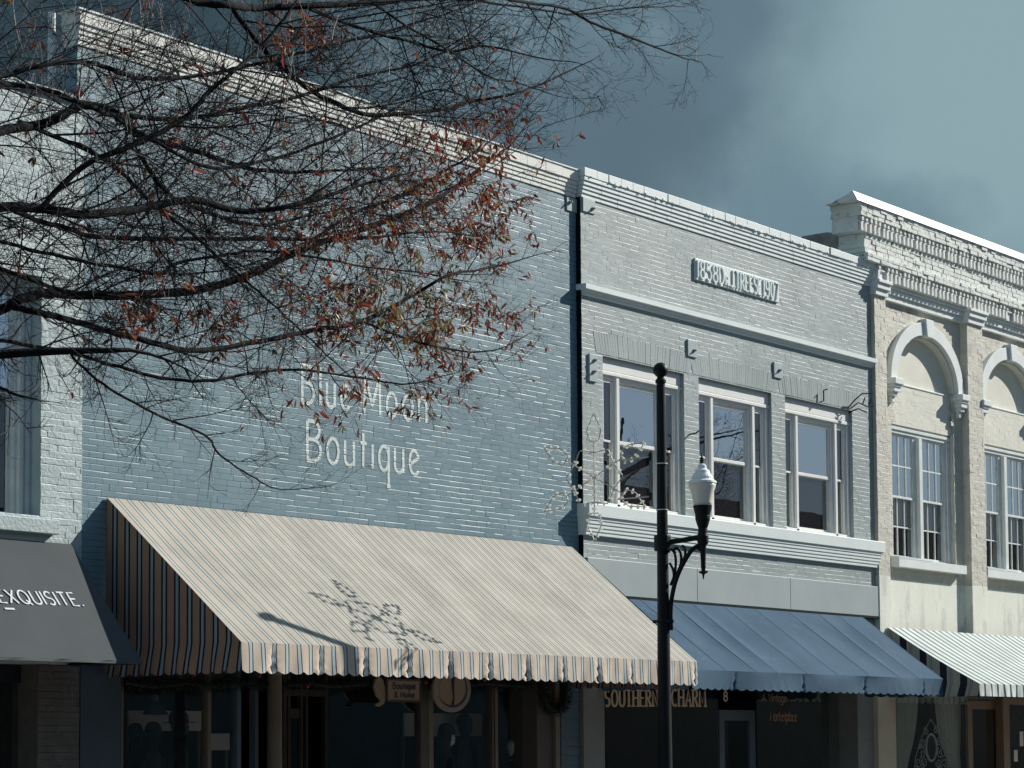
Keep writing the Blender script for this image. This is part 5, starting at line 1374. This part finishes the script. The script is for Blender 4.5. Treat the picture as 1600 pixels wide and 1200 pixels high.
p = pan(1455, 1168, .48); mi_ = thing('mirror', 'oval mirror in a scrolled white iron frame behind the cream shop window', 'mirror', tuple(p))
ox = (pan(1463, 1168, .48).x - pan(1447, 1168, .48).x) / 2; oz = (pan(1455, 1147, .48).z - pan(1455, 1189, .48).z) / 2
b = MB(); b.tube([p + Vector((ox * math.cos(2 * PI * k / 36), 0, oz * math.sin(2 * PI * k / 36))) for k in range(36)], .022, 8, close=True); b.build('oval_frame', M['manskin2'], mi_, smooth=True)
b = MB(); b.prism([(p.x + ox * math.cos(-2 * PI * k / 32), p.z + oz * math.sin(-2 * PI * k / 32)) for k in range(32)], lambda u, v, d: (u, d, v), p.y + .0, p.y + .012); b.build('mirror_glass', M['mirrorglass'], mi_)
b = MB()
def spir(cx, cz, r, a0, turns, sgn):
    b.tube([p + Vector((cx + r * (1 - .8 * t / 22) * math.cos(a0 + sgn * turns * 2 * PI * t / 22), 0, cz + r * (1 - .8 * t / 22) * math.sin(a0 + sgn * turns * 2 * PI * t / 22))) for t in range(23)], .009, 5)
for sx in (-1, 1):
    for cx, cz, r, a0 in ((.30, .10, .09, .5), (.34, -.10, .11, 2), (.50, -.26, .12, 1), (.27, -.28, .10, 3), (.20, .32, .09, 0), (.42, .02, .06, 4), (.36, -.38, .09, 2.5), (.58, -.36, .08, 0)):
        spir(sx * cx, cz, r, a0, 1.3, sx)
    b.tube([p + Vector((sx * .0, 0, .52)), p + Vector((sx * .2, 0, .36)), p + Vector((sx * .42, 0, .12)), p + Vector((sx * .62, 0, -.2)), p + Vector((sx * .66, 0, -.42))], .009, 5)
b.tube([p + Vector((-.66, 0, -.42)), p + Vector((.66, 0, -.42))], .011, 5)
for sx in (-.5, .5): b.tube([p + Vector((sx, 0, -.42)), p + Vector((sx, 0, -p.z + .03))], .012, 5)
b.build('scroll_frame', M['ironwhite'], mi_)
for (x, y0, y1), lb in (((1596, 1143, 1166), 'upper pale card taped in the cream shop door glass'), ((1587, 1172, 1190), 'lower pale card taped in the cream shop door glass')):
    a = pan(x - 3, y0, .19); c = pan(x + 3, y1, .19); b = MB(); b.box(a.x, c.x, .186, .190, c.z, a.z); tag(b.build('notice_card', M['manskin'], None), lb, 'card', 'cards in the cream shop door')

# ================================================================== across the street (seen in the upper window glass)
far = thing('far_building', 'red brick building across the street mirrored in the upper windows', 'building', (76, -30, 0))
b = MB(); b.box(63, 100, -38, -27, 0, 10.2); b.box(63, 100, -38.1, -26.85, 10.2, 10.7); b.build('wall', M['brickred'], far)
for k in range(10):
    b = MB(); x = 65 + 3.5 * k; b.box(x, x + 1.3, -27.001, -26.93, 5, 7.6); w0 = b.build('window', M['frame'], far)
    b = MB(); b.box(x + .12, x + 1.18, -26.93, -26.925, 5.12, 7.48); b.build('pane', M['glassdark'], w0)
far2 = thing('far_building', 'long dark brick row across the street mirrored in the shop windows', 'building', (25, -32, 0))
b = MB(); b.box(-30, 62.8, -40, -27.2, 0, 7.4); b.box(-30, 62.8, -40.1, -27.05, 7.4, 7.8); b.build('wall', M['fardark'], far2)
for k in range(26):
    b = MB(); x = -28 + 3.45 * k; b.box(x, x + 1.2, -27.201, -27.13, 4.1, 6.1); w0 = b.build('window', M['frame'], far2)
    b = MB(); b.box(x + .12, x + 1.08, -27.13, -27.125, 4.22, 5.98); b.build('pane', M['glassdark'], w0)
t2 = copy_tree(tree); t2.location = (57, -20.9, 0); t2.rotation_euler = (0, 0, 2.2); t2.scale = (1.25, 1.25, 1.3)
t2['label'] = 'bare street tree across the road mirrored in the upper windows';
